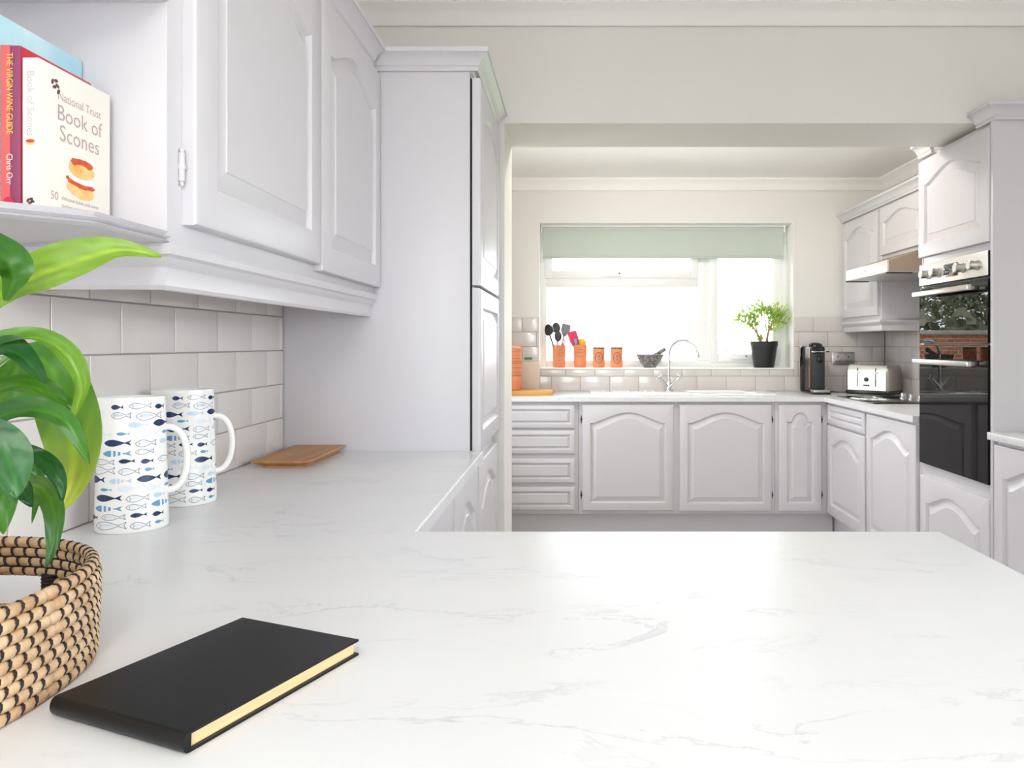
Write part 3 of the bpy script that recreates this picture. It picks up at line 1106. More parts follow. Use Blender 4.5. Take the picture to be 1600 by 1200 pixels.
for y in (-.045, .045):
    for x in (-.062, .052):
        MB().box(x - .05, y - .014, TH - .0004, x + .05, y + .014, TH + .0008).build('bread_slot', 'black_plastic', t, local=True)

# power cable from coffee machine to toaster
t = tag(MB().tube([(1.69, 5.20, WT + .004), (1.72, 5.17, WT + .004), (1.76, 5.16, WT + .004), (1.79, 5.13, WT + .004), (1.82, 5.12, WT + .005), (1.85, 5.16, WT + .004), (1.88, 5.19, WT + .004)], .0035, 8).build('power_cable', 'black_plastic'),
        'thin black power cable lying between coffee machine and toaster', 'cable')

# double wall socket
t = thing('wall_socket', 'chrome double wall socket on the tiles above the toaster', 'socket', (1.879, YB - .01, 1.127))
MB().box(1.800, YB - .018, 1.083, 1.958, YB - .0097, 1.172, .003).build('plate', 'steel', t)
for x in (1.842, 1.916):
    for dx, dz, hh in ((0, .012, .010), (-.012, -.018, .006), (.012, -.018, .006)):
        MB().box(x + dx - .004, YB - .0186, 1.127 + dz - hh / 2, x + dx + .004, YB - .0181, 1.127 + dz + hh / 2).build('pin_hole', 'black_plastic', t, smooth=0)
for x in (1.872, 1.886):
    MB().box(x - .006, YB - .022, 1.140, x + .006, YB - .0181, 1.160, .001).build('switch', 'steel', t)
for x in (1.808, 1.950):
    m = MB().lathe([(.003, 0), (.002, .001)], (0, 0, 0), 8)
    m.xform(Matrix.Translation((x, YB - .0181, 1.127)) @ Matrix.Rotation(PI / 2, 4, 'X'))
    m.build('screw', 'chrome', t)

# sink and tap
t = thing('sink', 'white inset sink with drainer below the window', 'sink', (.69, 5.0, WT))
m = MB()
SX0, SX1, SY0, SY1, SZ = .115, 1.275, 4.775, 5.215, .916
def rim(x0, y0, x1, y1):
    m.box(x0, y0, WT + .0003, x1, y1, SZ, .004)
rim(SX0, SY0, HX0 + .01, SY1)
rim(HX1 - .01, SY0, SX1, SY1)
rim(HX0 + .005, SY0, HX1 - .005, HY0 + .01)
rim(HX0 + .005, HY1 - .01, HX1 - .005, SY1)
sk = m.build('rim', 'ceramic', t)
m = MB()
bx0, bx1, by0, by1 = HX0 + .004, HX1 - .004, HY0 + .004, HY1 - .004
m.box(bx0, by0, .73, bx1, by1, .736)
m.box(bx0, by0, .736, bx0 + .006, by1, .900)
m.box(bx1 - .006, by0, .736, bx1, by1, .900)
m.box(bx0 + .006, by0, .736, bx1 - .006, by0 + .006, .900)
m.box(bx0 + .006, by1 - .006, .736, bx1 - .006, by1, .900)
m.build('bowl', 'ceramic', t, smooth=0)
m = MB()
for k in range(7):
    x = .20 + k * .055
    m.tube([(x, 4.83, SZ + .001), (x, 5.08, SZ + .001)], .004, 8)
m.build('drainer_rib', 'ceramic', t)

t = thing('mixer_tap', 'chrome swan-neck mixer tap with cross handles behind the sink', 'tap', (.650, 5.155, SZ))
tx, ty = .650, 5.155
m = MB().lathe([(.030, 0), (.030, .005), (.020, .012), (.017, .03), (.019, .05), (.014, .06), (.011, .075)], (tx, ty, SZ), 20)
m.build('base', 'chrome', t)
R = .098
dxy = Vector((.96, -.28)).normalized()
path = [(tx, ty, SZ + .07), (tx, ty, 1.10)]
for k in range(17):
    a = PI - PI * k / 16
    path.append((tx + dxy.x * (R + R * math.cos(a)), ty + dxy.y * (R + R * math.cos(a)), 1.155 + R * math.sin(a)))
path.append((tx + dxy.x * 2 * R, ty + dxy.y * 2 * R, 1.137))
MB().tube(path, [.0095] * (len(path) - 1) + [.0085], 12).build('spout', 'chrome', t)
for s in (-1, 1):
    p0 = Vector((tx, ty - .005, SZ + .022)); p1 = Vector((tx + s * .066, ty - .02, SZ + .085))
    m = MB().tube([p0, p0.lerp(p1, .35), p0.lerp(p1, .7), p1], [.012, .008, .007, .010], 12)
    ar = m.build('valve_arm', 'chrome', t)
    dr_ = (p1 - p0).normalized()
    a_ = dr_.orthogonal().normalized(); b_ = dr_.cross(a_)
    m = MB().ball(p1 + dr_ * .006, .009, .009, .009)
    for q in (a_, b_, -a_, -b_):
        m.tube([p1 + dr_ * .006, p1 + dr_ * .006 + q * .022], [.0045, .0045], 8)
        m.ball(p1 + dr_ * .006 + q * .023, .0062, .0062, .0062, 10, 6)
    m.build('cross_handle', 'chrome', ar)

# roller blind
t = thing('roller_blind', 'pale sage green roller blind rolled down over the top of the window', 'blind', (.645, 5.42, 2.05))
MB().box(-.212, 5.4195, 1.852, 1.497, 5.4215, 2.052).build('fabric', 'blind', t, smooth=0)
MB().tube([(-.212, 5.43, 2.047), (1.497, 5.43, 2.047)], .018, 16).build('roller', 'blind', t)
MB().box(-.212, 5.412, 1.836, 1.497, 5.429, 1.853, .003).build('bottom_bar', 'blind', t)
MB().box(-.226, 5.395, 2.058, 1.512, 5.455, 2.073, .003).build('head_rail', 'upvc', t)
for x in (-.222, 1.502):
    MB().box(x - .004, 5.40, 2.022, x + .004, 5.455, 2.058, .002).build('bracket', 'upvc', t)
MB().tube([(1.512, 5.425, 2.045), (1.513, 5.425, 1.60)], .0015, 6).build('pull_cord', 'upvc', t)

# ================================================================== things on the window sill
SY = 5.415
def pot_profile(rt, rb, h):
    return [(rb * .9, 0), (rb, .006), (rb + (rt - rb) * .9, h - .006), (rt, h - .003), (rt - .003, h), (rt - .008, h - .003), (rb - .008, .010), (.001, .010)]
def arcline(mb, cx, cy, r, z, a0, a1, th=.0011):
    mb.tube([(cx + r * math.sin(a), cy - r * math.cos(a), z) for a in [a0 + (a1 - a0) * k / 10 for k in range(11)]], th, 5)
def utensil_pot(x, label, rows):
    t = thing('utensil_pot', label, 'pot', (x, SY, SILL), group=None)
    MB().lathe(pot_profile(.049, .043, .160), (x, SY, SILL), 28).build('body', 'terracotta', t)
    m = MB()
    for z, a0, a1 in rows:
        arcline(m, x, SY, .043 + .006 * z / .16 + .0003, SILL + z, a0, a1)
    m.build('incised_line', 'terracotta_dark', t)
    return t
utensil_pot(-.098, 'terracotta pot of dark kitchen utensils at the window edge', [(.145, -.2, .75), (.125, -.1, .7), (.108, -.1, .65), (.092, -.15, .6), (.078, -.1, .6)])
utensil_pot(.052, 'terracotta pot holding pink and yellow utensils on the sill', [(.140, -.5, .2), (.125, -.5, .3), (.108, -.5, .4), (.075, -.6, .5)])
def spice_jar(x, label):
    t = thing('spice_jar', label, 'jar', (x, SY, SILL), group='terracotta jars with oval emblems')
    MB().lathe([(.036, 0), (.041, .004), (.0435, .014), (.0435, .125), (.042, .1325)], (x, SY, SILL), 28).build('body', 'terracotta', t)
    MB().lathe([(.044, 0), (.0455, .002), (.0455, .008), (.040, .011), (.012, .013)], (x, SY, SILL + .1328), 28).build('lid', 'lid_green', t)
    m = MB()
    r = .0438
    def on(u, z): a = u / r; return (x + r * math.sin(a), SY - r * math.cos(a), SILL + z)
    for q, th in ((1.0, .0019), (.80, .0011)):
        m.tube([on(.028 * q * math.cos(2 * PI * k / 32), .068 + .040 * q * math.sin(2 * PI * k / 32)) for k in range(32)], th, 6, closed=True)
    # small figure in the oval: a stem with leaves
    m.tube([on(0, .045), on(.001, .070), on(0, .092)], .0016, 6)
    for s in (-1, 1):
        m.tube([on(0, .052), on(s * .010, .060), on(s * .012, .070), on(s * .004, .078)], .0014, 6)
        m.tube([on(0, .074), on(s * .006, .082), on(s * .003, .090)], .0012, 6)
    m.build('emblem', 'emblem', t)
spice_jar(.1845, 'terracotta jar with oval emblem and flat lid, second jar from the mortar')
spice_jar(.312, 'terracotta jar with oval emblem and flat lid, next to the mortar')

# utensils standing in the first pot
def utensil(name, label, p0, p1, hmat, head, group='utensils in the terracotta pots', r=.0065):
    t = thing(name, label, 'utensil', p0, group=group)
    a, b = Vector(p0), Vector(p1)
    MB().tube([a, a.lerp(b, .5), b], [r * .8, r, r], 8).build('handle', hmat, t)
    d = (b - a).normalized()
    side = d.cross(Vector((0, 1, 0))).normalized()
    nrm = side.cross(d)
    B = Matrix((side, nrm, d)).transposed().to_4x4()
    B.translation = b
    m, mat = head
    m.xform(B)
    m.build('head', mat, t)
    return t
def spoon_head(w_, l_, th=.006):
    return MB().ball((0, 0, l_ * .9), w_, th, l_, 14, 8)
def plate_head(w0, w1, l_, th=.003):
    return MB().prism([(-w0, -.004), (w0, -.004), (w1, l_ * .4), (w1, l_ * .92), (w1 * .8, l_), (-w1 * .8, l_), (-w1, l_ * .92), (-w1, l_ * .4)], 'y', -th, th)
def bowl_head(r_):
    prof = []
    for k in range(7):
        a = -PI / 2 + PI / 2 * k / 6
        prof.append((max(.0005, r_ * math.cos(a)), r_ * math.sin(a)))
    for k in range(7):
        a = -PI / 2 * k / 6
        prof.append((max(.0005, (r_ - .003) * math.cos(a)), (r_ - .003) * math.sin(a)))
    m = MB().lathe(prof, (0, 0, 0), 20)
    m.xform(Matrix.Translation((0, 0, r_ * .75)) @ Matrix.Rotation(1.0, 4, 'X') @ Matrix.Rotation(.9, 4, 'Y'))
    return m
bz = SILL + .013
utensil('ladle', 'black ladle leaning out of the utensil pot towards the wall', (-.088, SY - .012, bz), (-.166, SY - .03, SILL + .235), 'utensil', (bowl_head(.043), 'utensil'))
utensil('spoon', 'white-handled dark serving spoon standing tallest in the pot', (-.100, SY + .016, bz), (-.116, SY + .030, SILL + .245), 'white_plastic', (spoon_head(.030, .040), 'utensil'))
utensil('slotted_spoon', 'dark pointed slotted spoon in the middle of the pot', (-.098, SY - .022, bz), (-.103, SY - .034, SILL + .185), 'white_plastic', (spoon_head(.027, .040), 'utensil'))
utensil('spatula', 'grey flat spatula leaning to the jars from the first pot', (-.112, SY + .012, bz), (-.062, SY + .012, SILL + .225), 'utensil_grey', (plate_head(.012, .033, .085), 'utensil_grey'))
utensil('wooden_spoon', 'slim light wooden spoon low in the first pot', (-.112, SY - .008, bz), (-.066, SY - .016, SILL + .165), 'wood', (spoon_head(.013, .020, .004), 'white_plastic'))
utensil('silicone_spatula', 'pink silicone spatula leaning out of the second pot', (.066, SY - .002, bz), (.022, SY - .004, SILL + .155), 'white_plastic', (plate_head(.024, .034, .105, .005), 'pink'))
utensil('pastry_brush', 'small teal utensil handle beside the pink spatula', (.050, SY - .018, bz), (.022, SY - .026, SILL + .172), 'teal', (plate_head(.008, .009, .030, .004), 'teal'), r=.005)
utensil('dish_brush', 'round yellow brush head rising from the second pot', (.052, SY + .012, bz), (.060, SY + .016, SILL + .145), 'yellow', (spoon_head(.034, .032, .014), 'yellow'))


# mortar and pestle
MY = 5.378
t = thing('mortar', 'grey stone mortar bowl on the sill between the jars and the tap', 'mortar', (.545, MY, SILL))
m = MB().lathe([(.040, 0), (.046, .004), (.046, .012), (.066, .032), (.086, .060), (.096, .086), (.098, .090), (.092, .092), (.080, .066), (.060, .040), (.03, .026), (.001, .024)], (.545, MY, SILL), 32)
m.build('bowl', 'granite', t)
m = MB().lathe([(.093, .0), (.0985, .002), (.0975, .006), (.0925, .006)], (.545, MY, SILL + .088), 32, cap=False)
m.build('rim', 'granite_light', t)
p0, p1 = Vector((.520, MY - .01, SILL + .050)), Vector((.652, MY - .03, SILL + .132))
t = tag(MB().tube([p0, p0.lerp(p1, .12), p0.lerp(p1, .3), p0.lerp(p1, .6), p0.lerp(p1, .93), p1], [.014, .021, .018, .0135, .016, .011], 14).build('pestle', 'granite'),
        'grey stone pestle resting slantwise in the mortar', 'pestle')

# jade plant in black pot
t = thing('potted_jade_plant', 'small leafy succulent in a black plastic pot on the sill', 'plant', (1.350, MY, SILL))
px_, py_ = 1.350, MY
m = MB().lathe([(.068, 0), (.070, .003), (.0915, .150), (.095, .152), (.096, .178), (.098, .184), (.094, .186), (.090, .165), (.001, .162)], (px_, py_, SILL), 32)
m.build('pot', 'pot_black', t)
rnd = random.Random(4)
pz = SILL + .165
stems = [[(px_ - .018, py_, pz), (px_ - .045, py_ - .01, pz + .065), (px_ - .085, py_ - .01, pz + .130), (px_ - .15, py_, pz + .165)],
         [(px_ - .045, py_ - .01, pz + .065), (px_ - .06, py_ + .02, pz + .15), (px_ - .03, py_ + .02, pz + .235)],
         [(px_ + .018, py_, pz), (px_ + .025, py_ - .01, pz + .075), (px_ + .055, py_ - .01, pz + .150), (px_ + .100, py_, pz + .21)],
         [(px_ + .03, py_ - .01, pz + .09), (px_ + .04, py_ + .02, pz + .18), (px_ + .02, py_ + .02, pz + .25)],
         [(px_ + .055, py_ - .01, pz + .150), (px_ + .10, py_ - .03, pz + .165), (px_ + .118, py_ - .03, pz + .150)]]
m = MB()
for s in stems:
    n = len(s)
    m.tube(s, [.0105 - .0075 * i / (n - 1) for i in range(n)] if s in (stems[0], stems[2]) else [.006 - .004 * i / (n - 1) for i in range(n)], 8)
m.build('stem', 'stem_brown', t)
m = MB(); m.cols = []
def small_leaf(c, d, l_, w_):
    d = d.normalized(); s_ = d.cross(Vector((rnd.uniform(-1, 1), rnd.uniform(-1, 1), 1))).normalized(); n_ = s_.cross(d)
    pts = [c, c + d * l_ * .35 + s_ * w_ - n_ * .001, c + d * l_ * .75 + s_ * w_ * .8, c + d * l_, c + d * l_ * .75 - s_ * w_ * .8, c + d * l_ * .35 - s_ * w_ - n_ * .001, c + d * l_ * .5 + n_ * .004]
    m.add(pts, [(0, 1, 6), (1, 2, 6), (2, 3, 6), (3, 4, 6), (4, 5, 6), (5, 0, 6)])
    g = rnd.random()
    c_ = L3((138 + 70 * g, 178 + 40 * g, 76 + 50 * g))
    m.cols.extend([c_] * 7)
tips = [(s[-1], .045) for s in stems] + [(stems[0][2], .035), (stems[2][2], .035), ((px_ - .105, py_, pz + .175), .045), ((px_ - .06, py_, pz + .20), .04), ((px_ + .075, py_, pz + .215), .05), ((px_ + .045, py_, pz + .10), .02), ((px_ - .02, py_, pz + .03), .015)]
for c, rad in tips:
    for k in range(int(1250 * rad)):
        o_ = Vector((rnd.gauss(0, 1), rnd.gauss(0, .8), rnd.gauss(0, .75))) * rad * .66
        q_ = Vector(c) + o_
        if q_.y > 5.445 or q_.x > 1.505: continue
        small_leaf(q_, Vector((o_.x, o_.y, abs(o_.z) + .02)), rnd.uniform(.022, .038), rnd.uniform(.006, .010))
tag(m.build('leaves', 'leaf', t, fix=False, smooth=0), kind='stuff')

# ================================================================== far worktop, beside the pier
t = thing('chopping_board', 'thick yellow wooden board carrying the terracotta canister', 'chopping board', (-.34, 4.98, WT))
MB().box(-.560, 4.85, WT, -.128, 5.11, WT + .028, .003).build('board', 'wood_yellow', t)
t = thing('canister', 'large terracotta canister with lid standing on the wooden board', 'canister', (-.415, 5.0, WT + .0283))
cx, cy, cz = -.415, 5.0, WT + .0283
MB().lathe([(.074, 0), (.078, .004), (.078, .252), (.084, .256), (.085, .266), (.080, .268)], (cx, cy, cz), 32).build('body', 'terracotta', t)
MB().lathe([(.082, 0), (.083, .006), (.070, .014), (.030, .024), (.012, .028), (.014, .040), (.004, .044)], (cx, cy, cz + .2682), 32).build('lid', pbr('pale_terracotta', (236, 168, 136), .7), t)
m = MB()
for z in (.205, .188, .176, .145, .115, .098, .092):
    arcline(m, cx, cy, .0783, cz + z, .1, 1.45, .0011)
m.build('incised_line', 'terracotta_dark', t)
t = thing('storage_box', 'plain cream box standing against the tiles beside the canister', 'box', (-.285, 5.22, WT))
MB().box(-.365, 5.15, WT, -.226, 5.285, 1.112, .004).build('body', 'cream', t)
MB().box(-.365, 5.15, 1.1123, -.226, 5.285, 1.120, .003).build('lid', 'cream', t)
t = tag(MB().box(-.330, 5.19, 1.1205, -.280, 5.24, 1.137, .004).build('scourer', 'green_item'), 'small green pad lying on the cream box', 'scourer')


# ================================================================== near worktop
# wooden board with undercut edge
t = thing('chopping_board', 'small beech chopping board lying flat against the tall cabinet', 'chopping board', (-.775, 2.17, WT))
def quad(x0, y0, x1, y1, z): return [(x0, y0, z), (x1, y0, z), (x1, y1, z), (x0, y1, z)]
bx = (-.850, 2.010, -.694, 2.330)
def ins(i, z): return quad(bx[0] + i, bx[1] + i, bx[2] - i, bx[3] - i, z)
m = MB().grid([ins(.022, WT), ins(.022, WT + .004), ins(.002, WT + .014), ins(0, WT + .016), ins(0, WT + .019), ins(.002, WT + .021)], closed=True)
m.f.append([20, 21, 22, 23]); m.m.append(0)
m.f.append([3, 2, 1, 0]); m.m.append(0)
m.build('board', 'wood', t)

# fish-patterned jugs
def jug(label, x, y, rot, seed):
    t = thing('jug', label, 'jug', (x, y, WT), rot, group='fish-patterned jugs')
    H, A0, B0, NN = .236, .059, .044, 1.85
    def rad(a, z):
        s = 1.0 - .10 * (z / H)
        c_, s_ = math.cos(a), math.sin(a)
        px = A0 * s * math.copysign(abs(c_) ** (2 / NN), c_)
        py = B0 * s * math.copysign(abs(s_) ** (2 / NN), s_)
        k = max(0.0, (z / H - .72) / .28)
        g = math.exp(-((a - PI) / .42) ** 2)
        px -= .013 * g * k * k
        return px, py
    SEG = 72
    angs = [2 * PI * k / SEG for k in range(SEG)]
    zs = [0, .002, .006] + [.006 + (H - .012) * i / 14 for i in range(1, 15)] + [H - .002, H]
    rows = []
    for i, z in enumerate(zs):
        sc = (.93 if i == 0 else .975 if i == 1 else 1.0) if z < .2 else (.985 if i == len(zs) - 1 else 1.0)
        rows.append([(rad(a, z)[0] * sc, rad(a, z)[1] * sc, z) for a in angs])
    for z, sc in ((H - .002, .93), (.10, .93), (.012, .90)):
        rows.append([(rad(a, z)[0] * sc, rad(a, z)[1] * sc, z) for a in angs])
    m = MB().grid(rows, closed=True)
    k = len(rows)
    m.f.append([(k - 1) * SEG + i for i in range(SEG)]); m.m.append(0)
    m.f.append(list(range(SEG - 1, -1, -1))); m.m.append(0)
    body = m.build('body', 'ceramic', t, local=True, smooth=50)
    # handle
    xr = lambda z: rad(0.0, z)[0]
    pts = []
    zc, hh = .122, .058
    for q in range(17):
        a = PI * .5 - PI * q / 16
        pts.append((xr(zc) - .004 + .036 * math.cos(a) ** .75 if math.cos(a) > 1e-6 else xr(zc) - .006, 0, zc + hh * math.sin(a)))
    MB().tube(pts, .0074, 12, flat=.85).build('handle', 'ceramic', t, local=True, smooth=60)
    # printed fish, laid on the glaze
    tab = []
    s = 0.0
    N_ = 720
    prev = rad(PI * .02, .1)
    for q in range(N_ + 1):
        a = 2 * PI * q / N_
        p_ = rad(a, .1)
        s += math.hypot(p_[0] - prev[0], p_[1] - prev[1]) if q else 0
        tab.append(s); prev = p_
    tot = tab[-1]
    def ang(u):
        u = u % tot
        lo, hi = 0, N_
        while hi - lo > 1:
            mid = (lo + hi) // 2
            if tab[mid] <= u: lo = mid
            else: hi = mid
        f = (u - tab[lo]) / max(1e-9, tab[hi] - tab[lo])
        return 2 * PI * (lo + f) / N_
    def on(u, z):
        a = ang(u)
        px, py = rad(a, z)
        n_ = Vector((math.cos(a) / A0, math.sin(a) / B0)).normalized()
        return (px + n_.x * .0003, py + n_.y * .0003, z)
    fm = MB()
    def prof(i, n, hgt):
        q = i / n
        return hgt * (math.sin(PI * min(1, q * 1.12) ** .8) if q < .86 else .16)
    def fish(u, z, l, hgt, style):
        n = 10
        col = {'navy': 0, 'blue': 1, 'pale': 2, 'faint': 3, 'line': 4, 'bones': 1, 'striped': 2}[style]
        bl = l * .8
        up = [(u + bl * i / n, z + max(hgt * .12, hgt * math.sin(PI * min(1.0, (i / n)) ** .75))) for i in range(n + 1)]
        lo = [(a_, 2 * z - b_) for a_, b_ in up]
        up[0] = lo[0] = (u, z)
        tail = [(u + bl * .97, z + hgt * .14), (u + l, z + hgt * .85), (u + l * .93, z), (u + l, z - hgt * .85), (u + bl * .97, z - hgt * .14)]
        if style == 'line':
            fill = [2, 3][int(u * 1000) % 2]
            def stroke(pts, closed=False, wd=.00045):
                for i in range(len(pts) - (0 if closed else 1)):
                    p, q_ = Vector(pts[i]), Vector(pts[(i + 1) % len(pts)])
                    d_ = (q_ - p)
                    if d_.length < 1e-6: continue
                    nn = Vector((-d_.y, d_.x)).normalized() * wd
                    fm.add([on(*(p + nn)), on(*(q_ + nn)), on(*(q_ - nn)), on(*(p - nn))], [(0, 1, 2, 3)], 4)
            stroke(up); stroke(lo); stroke(tail)
            stroke([(u + bl * .15, z + hgt * .05), (u + bl * .75, z)], wd=.0003)
            stroke([(u + bl * .2, z + hgt * .6), (u + bl * .24, z), (u + bl * .2, z - hgt * .6)], wd=.0003)
            # pale wash inside the outline
            for i in range(2, 7):
                fm.add([on(up[i][0], z + (up[i][1] - z) * .55), on(up[i + 1][0], z + (up[i + 1][1] - z) * .55), on(lo[i + 1][0], z - (up[i + 1][1] - z) * .2), on(lo[i][0], z - (up[i][1] - z) * .2)], [(0, 1, 2, 3)], fill)
            return
        for i in range(n):
            if style in ('bones', 'striped') and i > 2 and i % 2 == 0:
                w_ = .45
                fm.add([on(up[i][0], z + (up[i][1] - z) * w_), on(up[i + 1][0], z + (up[i + 1][1] - z) * w_), on(lo[i + 1][0], z - (up[i + 1][1] - z) * w_), on(lo[i][0], z - (up[i][1] - z) * w_)], [(0, 1, 2, 3)], 3)
                continue
            fm.add([on(*up[i]), on(*up[i + 1]), on(*lo[i + 1]), on(*lo[i])], [(0, 1, 2, 3)], col)
        fm.add([on(*q_) for q_ in tail], [(0, 1, 2), (0, 2, 4), (2, 3, 4)], col)
    seq = [[('line', .034, .0042), ('navy', .020, .0038)], [('line', .043, .0062), ('line', .030, .005)], [('pale', .032, .0040), ('navy', .036, .0052)], [('blue', .020, .0024), ('faint', .038, .0046)],
           [('pale', .022, .0038), ('navy', .042, .0052), ('line', .032, .0052)], [('line', .028, .004), ('bones', .044, .0048)], [('navy', .020, .0038), ('line', .034, .0044), ('navy', .024, .0034)],
           [('blue', .016, .0028), ('line', .046, .006), ('line', .030, .005)], [('navy', .032, .0058), ('striped', .034, .0042), ('navy', .038, .0052)], [('faint', .024, .0048), ('blue', .020, .0024), ('faint', .034, .0046)],
           [('pale', .022, .0036), ('navy', .044, .0052), ('line', .032, .0052)], [('line', .028, .0042), ('bones', .046, .0048)], [('navy', .020, .0036), ('line', .036, .0046), ('navy', .024, .0034)], [('blue', .016, .0026), ('line', .048, .006), ('line', .028, .005)]]
    for i, row in enumerate(seq):
        z = H - .016 - i * .0158
        # pattern repeats round the jug; leave the handle and the spout clear
        u = -.010 - .006 * (i % 3) + seed * .009
        lim = tot - .03
        q = 0
        u0 = tot * .5 - .008 * (i % 4) + seed * .006
        while u0 < tot - .012:
            st, l, h_ = row[q % len(row)]
            if u0 + l * 1.1 > tot + .016: break
            if not (i < 3 and u0 < tot * .60):
                fish(u0, z + .0012 * ((q * 7 + i) % 3 - 1), l * 1.1, h_ * 1.15, st)
            u0 += l + .010
            q += 1
        u0 = .012
        while u0 < tot * .5 - .05:
            st, l, h_ = row[q % len(row)]
            fish(u0, z, l, h_, st)
            u0 += l + .010
            q += 1
    tag(fm.build('fish_print', ['fish_navy', 'fish_blue', 'fish_pale', 'fish_faint', 'fish_line'], t, local=True, smooth=0, fix=False), kind='stuff')
jug('white oval jug printed with blue fish, the nearer jug behind the basket', -.786, 1.358, math.radians(27), 0)
jug('white oval jug printed with blue fish, the farther jug near the chopping board', -.800, 1.574, math.radians(27), 1)

# books on the open shelf
SB = 1.4003
def book(name, label, x0, x1, y0, y1, h, cover, spine, pages='paper'):
    """hardback standing upright, spine towards the camera, front cover facing the room"""
    t = thing(name, label, 'book', ((x0 + x1) / 2, (y0 + y1) / 2, SB))
    m = MB().box(x0, y0 + .002, SB, x0 + .0025, y1, SB + h, .0006)
    m.box(x1 - .0025, y0 + .002, SB, x1, y1, SB + h, .0006)
    m.build('cover', cover, t)
    m = MB().box(x0, y0, SB, x1, y0 + .003, SB + h, .001)
    m.build('spine', spine, t)
    MB().box(x0 + .0026, y0 + .0032, SB + .003, x1 - .0026, y1 - .004, SB + h - .003).build('page_block', pages, t, smooth=0)
    return t
EY, EZ, EX = Vector((0, 1, 0)), Vector((0, 0, 1)), Vector((1, 0, 0))
bx1 = -.691
t = book('cookbook', 'ivory cookbook with a jam scone pictured on its cover', bx1 - .021, bx1, .985, 1.137, .200, 'book_white', 'book_white')
c = bx1 + .0001
cy0 = .985
text('National Trust', .0165, (c, cy0 + .083, SB + .158), EY, EZ, 'ink_mauve', t, align='CENTER', squeeze=.95)
text('Book of', .030, (c, cy0 + .083, SB + .131), EY, EZ, 'ink_mauve', t, align='CENTER', squeeze=1.0)
text('Scones', .031, (c, cy0 + .083, SB + .104), EY, EZ, 'ink_mauve', t, align='CENTER', squeeze=1.0)
text('50', .016, (c, cy0 + .022, SB + .022), EY, EZ, 'ink_mauve', t)
text('delicious bakes and some', .0078, (c, cy0 + .044, SB + .0245), EY, EZ, 'ink_mauve', t)
text('curious crumbs of history', .0078, (c, cy0 + .044, SB + .0145), EY, EZ, 'ink_mauve', t)
def blob(pts, mat, name, off=.0003, nz=.0):
    m = MB()
    m.add([(c + off, cy0 + p[0], SB + p[1]) for p in pts], [list(range(len(pts)))])
    return m.build(name, mat, t, smooth=0, fix=False)
def ell(cy_, cz_, ry, rz, a=0, n=20, jag=0):
    r_ = random.Random(int(cy_ * 9999)); out = []
    for k in range(n):
        q = 2 * PI * k / n
        f = 1 + jag * r_.uniform(-1, 1)
        y_, z_ = ry * f * math.cos(q), rz * f * math.sin(q)
        out.append((cy_ + y_ * math.cos(a) - z_ * math.sin(a), cz_ + y_ * math.sin(a) + z_ * math.cos(a)))
    return out
blob(ell(.085, .044, .030, .012, -.06, jag=.06), 'scone', 'scone_print', .00030)
blob(ell(.084, .054, .031, .007, -.06, jag=.12), 'scone_red', 'jam_print', .00034)
blob(ell(.086, .060, .030, .0065, -.06, jag=.1), 'scone_cream', 'cream_print', .00038)
blob(ell(.086, .074, .028, .014, .0, jag=.05), 'scone', 'scone_print', .00042)
blob(ell(.087, .082, .025, .0065, .0, jag=.08), 'scone_red', 'glaze_print', .00046)
blob(ell(.086, .076, .015, .004, .0, jag=.1), 'scone', 'scone_print', .00050)
m = MB()
for dy, dz, a in ((0, 0, .4), (.006, .003, -.5), (-.004, .006, 1.2), (.003, .009, .2), (.008, -.004, .9)):
    pts = ell(.030 + dy, .172 + dz, .0042, .0024, a, 10)
    m.add([(c + .0003, cy0 + p[0], SB + p[1]) for p in pts], [list(range(10))])
m.build('oak_leaf_mark', 'ink_dark', t, smooth=0, fix=False)
sy = cy0 - .0001
text('Book of Scones', .0135, (bx1 - .0145, sy, SB + .183), -EZ, EX, 'ink_grey', t)
m = MB()
for dx, dz, a in ((0, 0, .4), (.003, .002, -.5), (-.003, .003, 1.2), (.001, .005, .2)):
    pts = ell(bx1 - .0105 + dx, .012 + dz, .0030, .0018, a, 10)
    m.add([(p[0], sy - .0002, SB + p[1]) for p in pts], [list(range(10))])
m.build('oak_leaf_mark', 'ink_dark', t, smooth=0, fix=False)
for dz, mt in ((.0, 'scone'), (.003, 'scone_red')):
    m = MB(); pts = ell(bx1 - .0105, .089 + dz, .006, .0024, 0, 12)
    m.add([(p[0], sy - .0002 - dz * .02, SB + p[1]) for p in pts], [list(range(12))])
    m.build('scone_print', mt, t, smooth=0, fix=False)

x1 = bx1 - .0225
t = book('wine_guide', 'coral and purple wine guide book with yellow spine lettering', x1 - .024, x1, .983, 1.128, .215, 'book_red', 'book_purple')
MB().box(x1 - .0241, .9822, SB, x1 - .0125, .9829, SB + .215).build('spine_band', 'book_coral', t, smooth=0)
text('THE VIRGIN WINE GUIDE', .0118, (x1 - .0165, .9819, SB + .205), -EZ, EX, 'ink_yellow', t, squeeze=.78)
text('Chris Orr', .0115, (x1 - .0165, .9819, SB + .075), -EZ, EX, 'ink_white', t, squeeze=.85)
m = MB(); pts = ell(x1 - .014, .013, .007, .006, 0, 14)
m.add([(p[0], .9816, SB + p[1]) for p in pts], [list(range(14))])
m.build('publisher_mark', 'book_red', t, smooth=0, fix=False)
x1 = x1 - .0255
t = book('picture_book', 'tall pale blue illustrated book at the back of the shelf row', x1 - .020, x1, .975, 1.147, .255, 'book_blue', 'book_blue')
for z0, z1, mt in ((.0, .05, 'book_green'), (.05, .085, 'book_dark'), (.14, .20, 'book_white')):
    MB().box(x1 - .0198, .9742, SB + z0, x1 - .0002, .9749, SB + z1).build('spine_picture', mt, t, smooth=0)

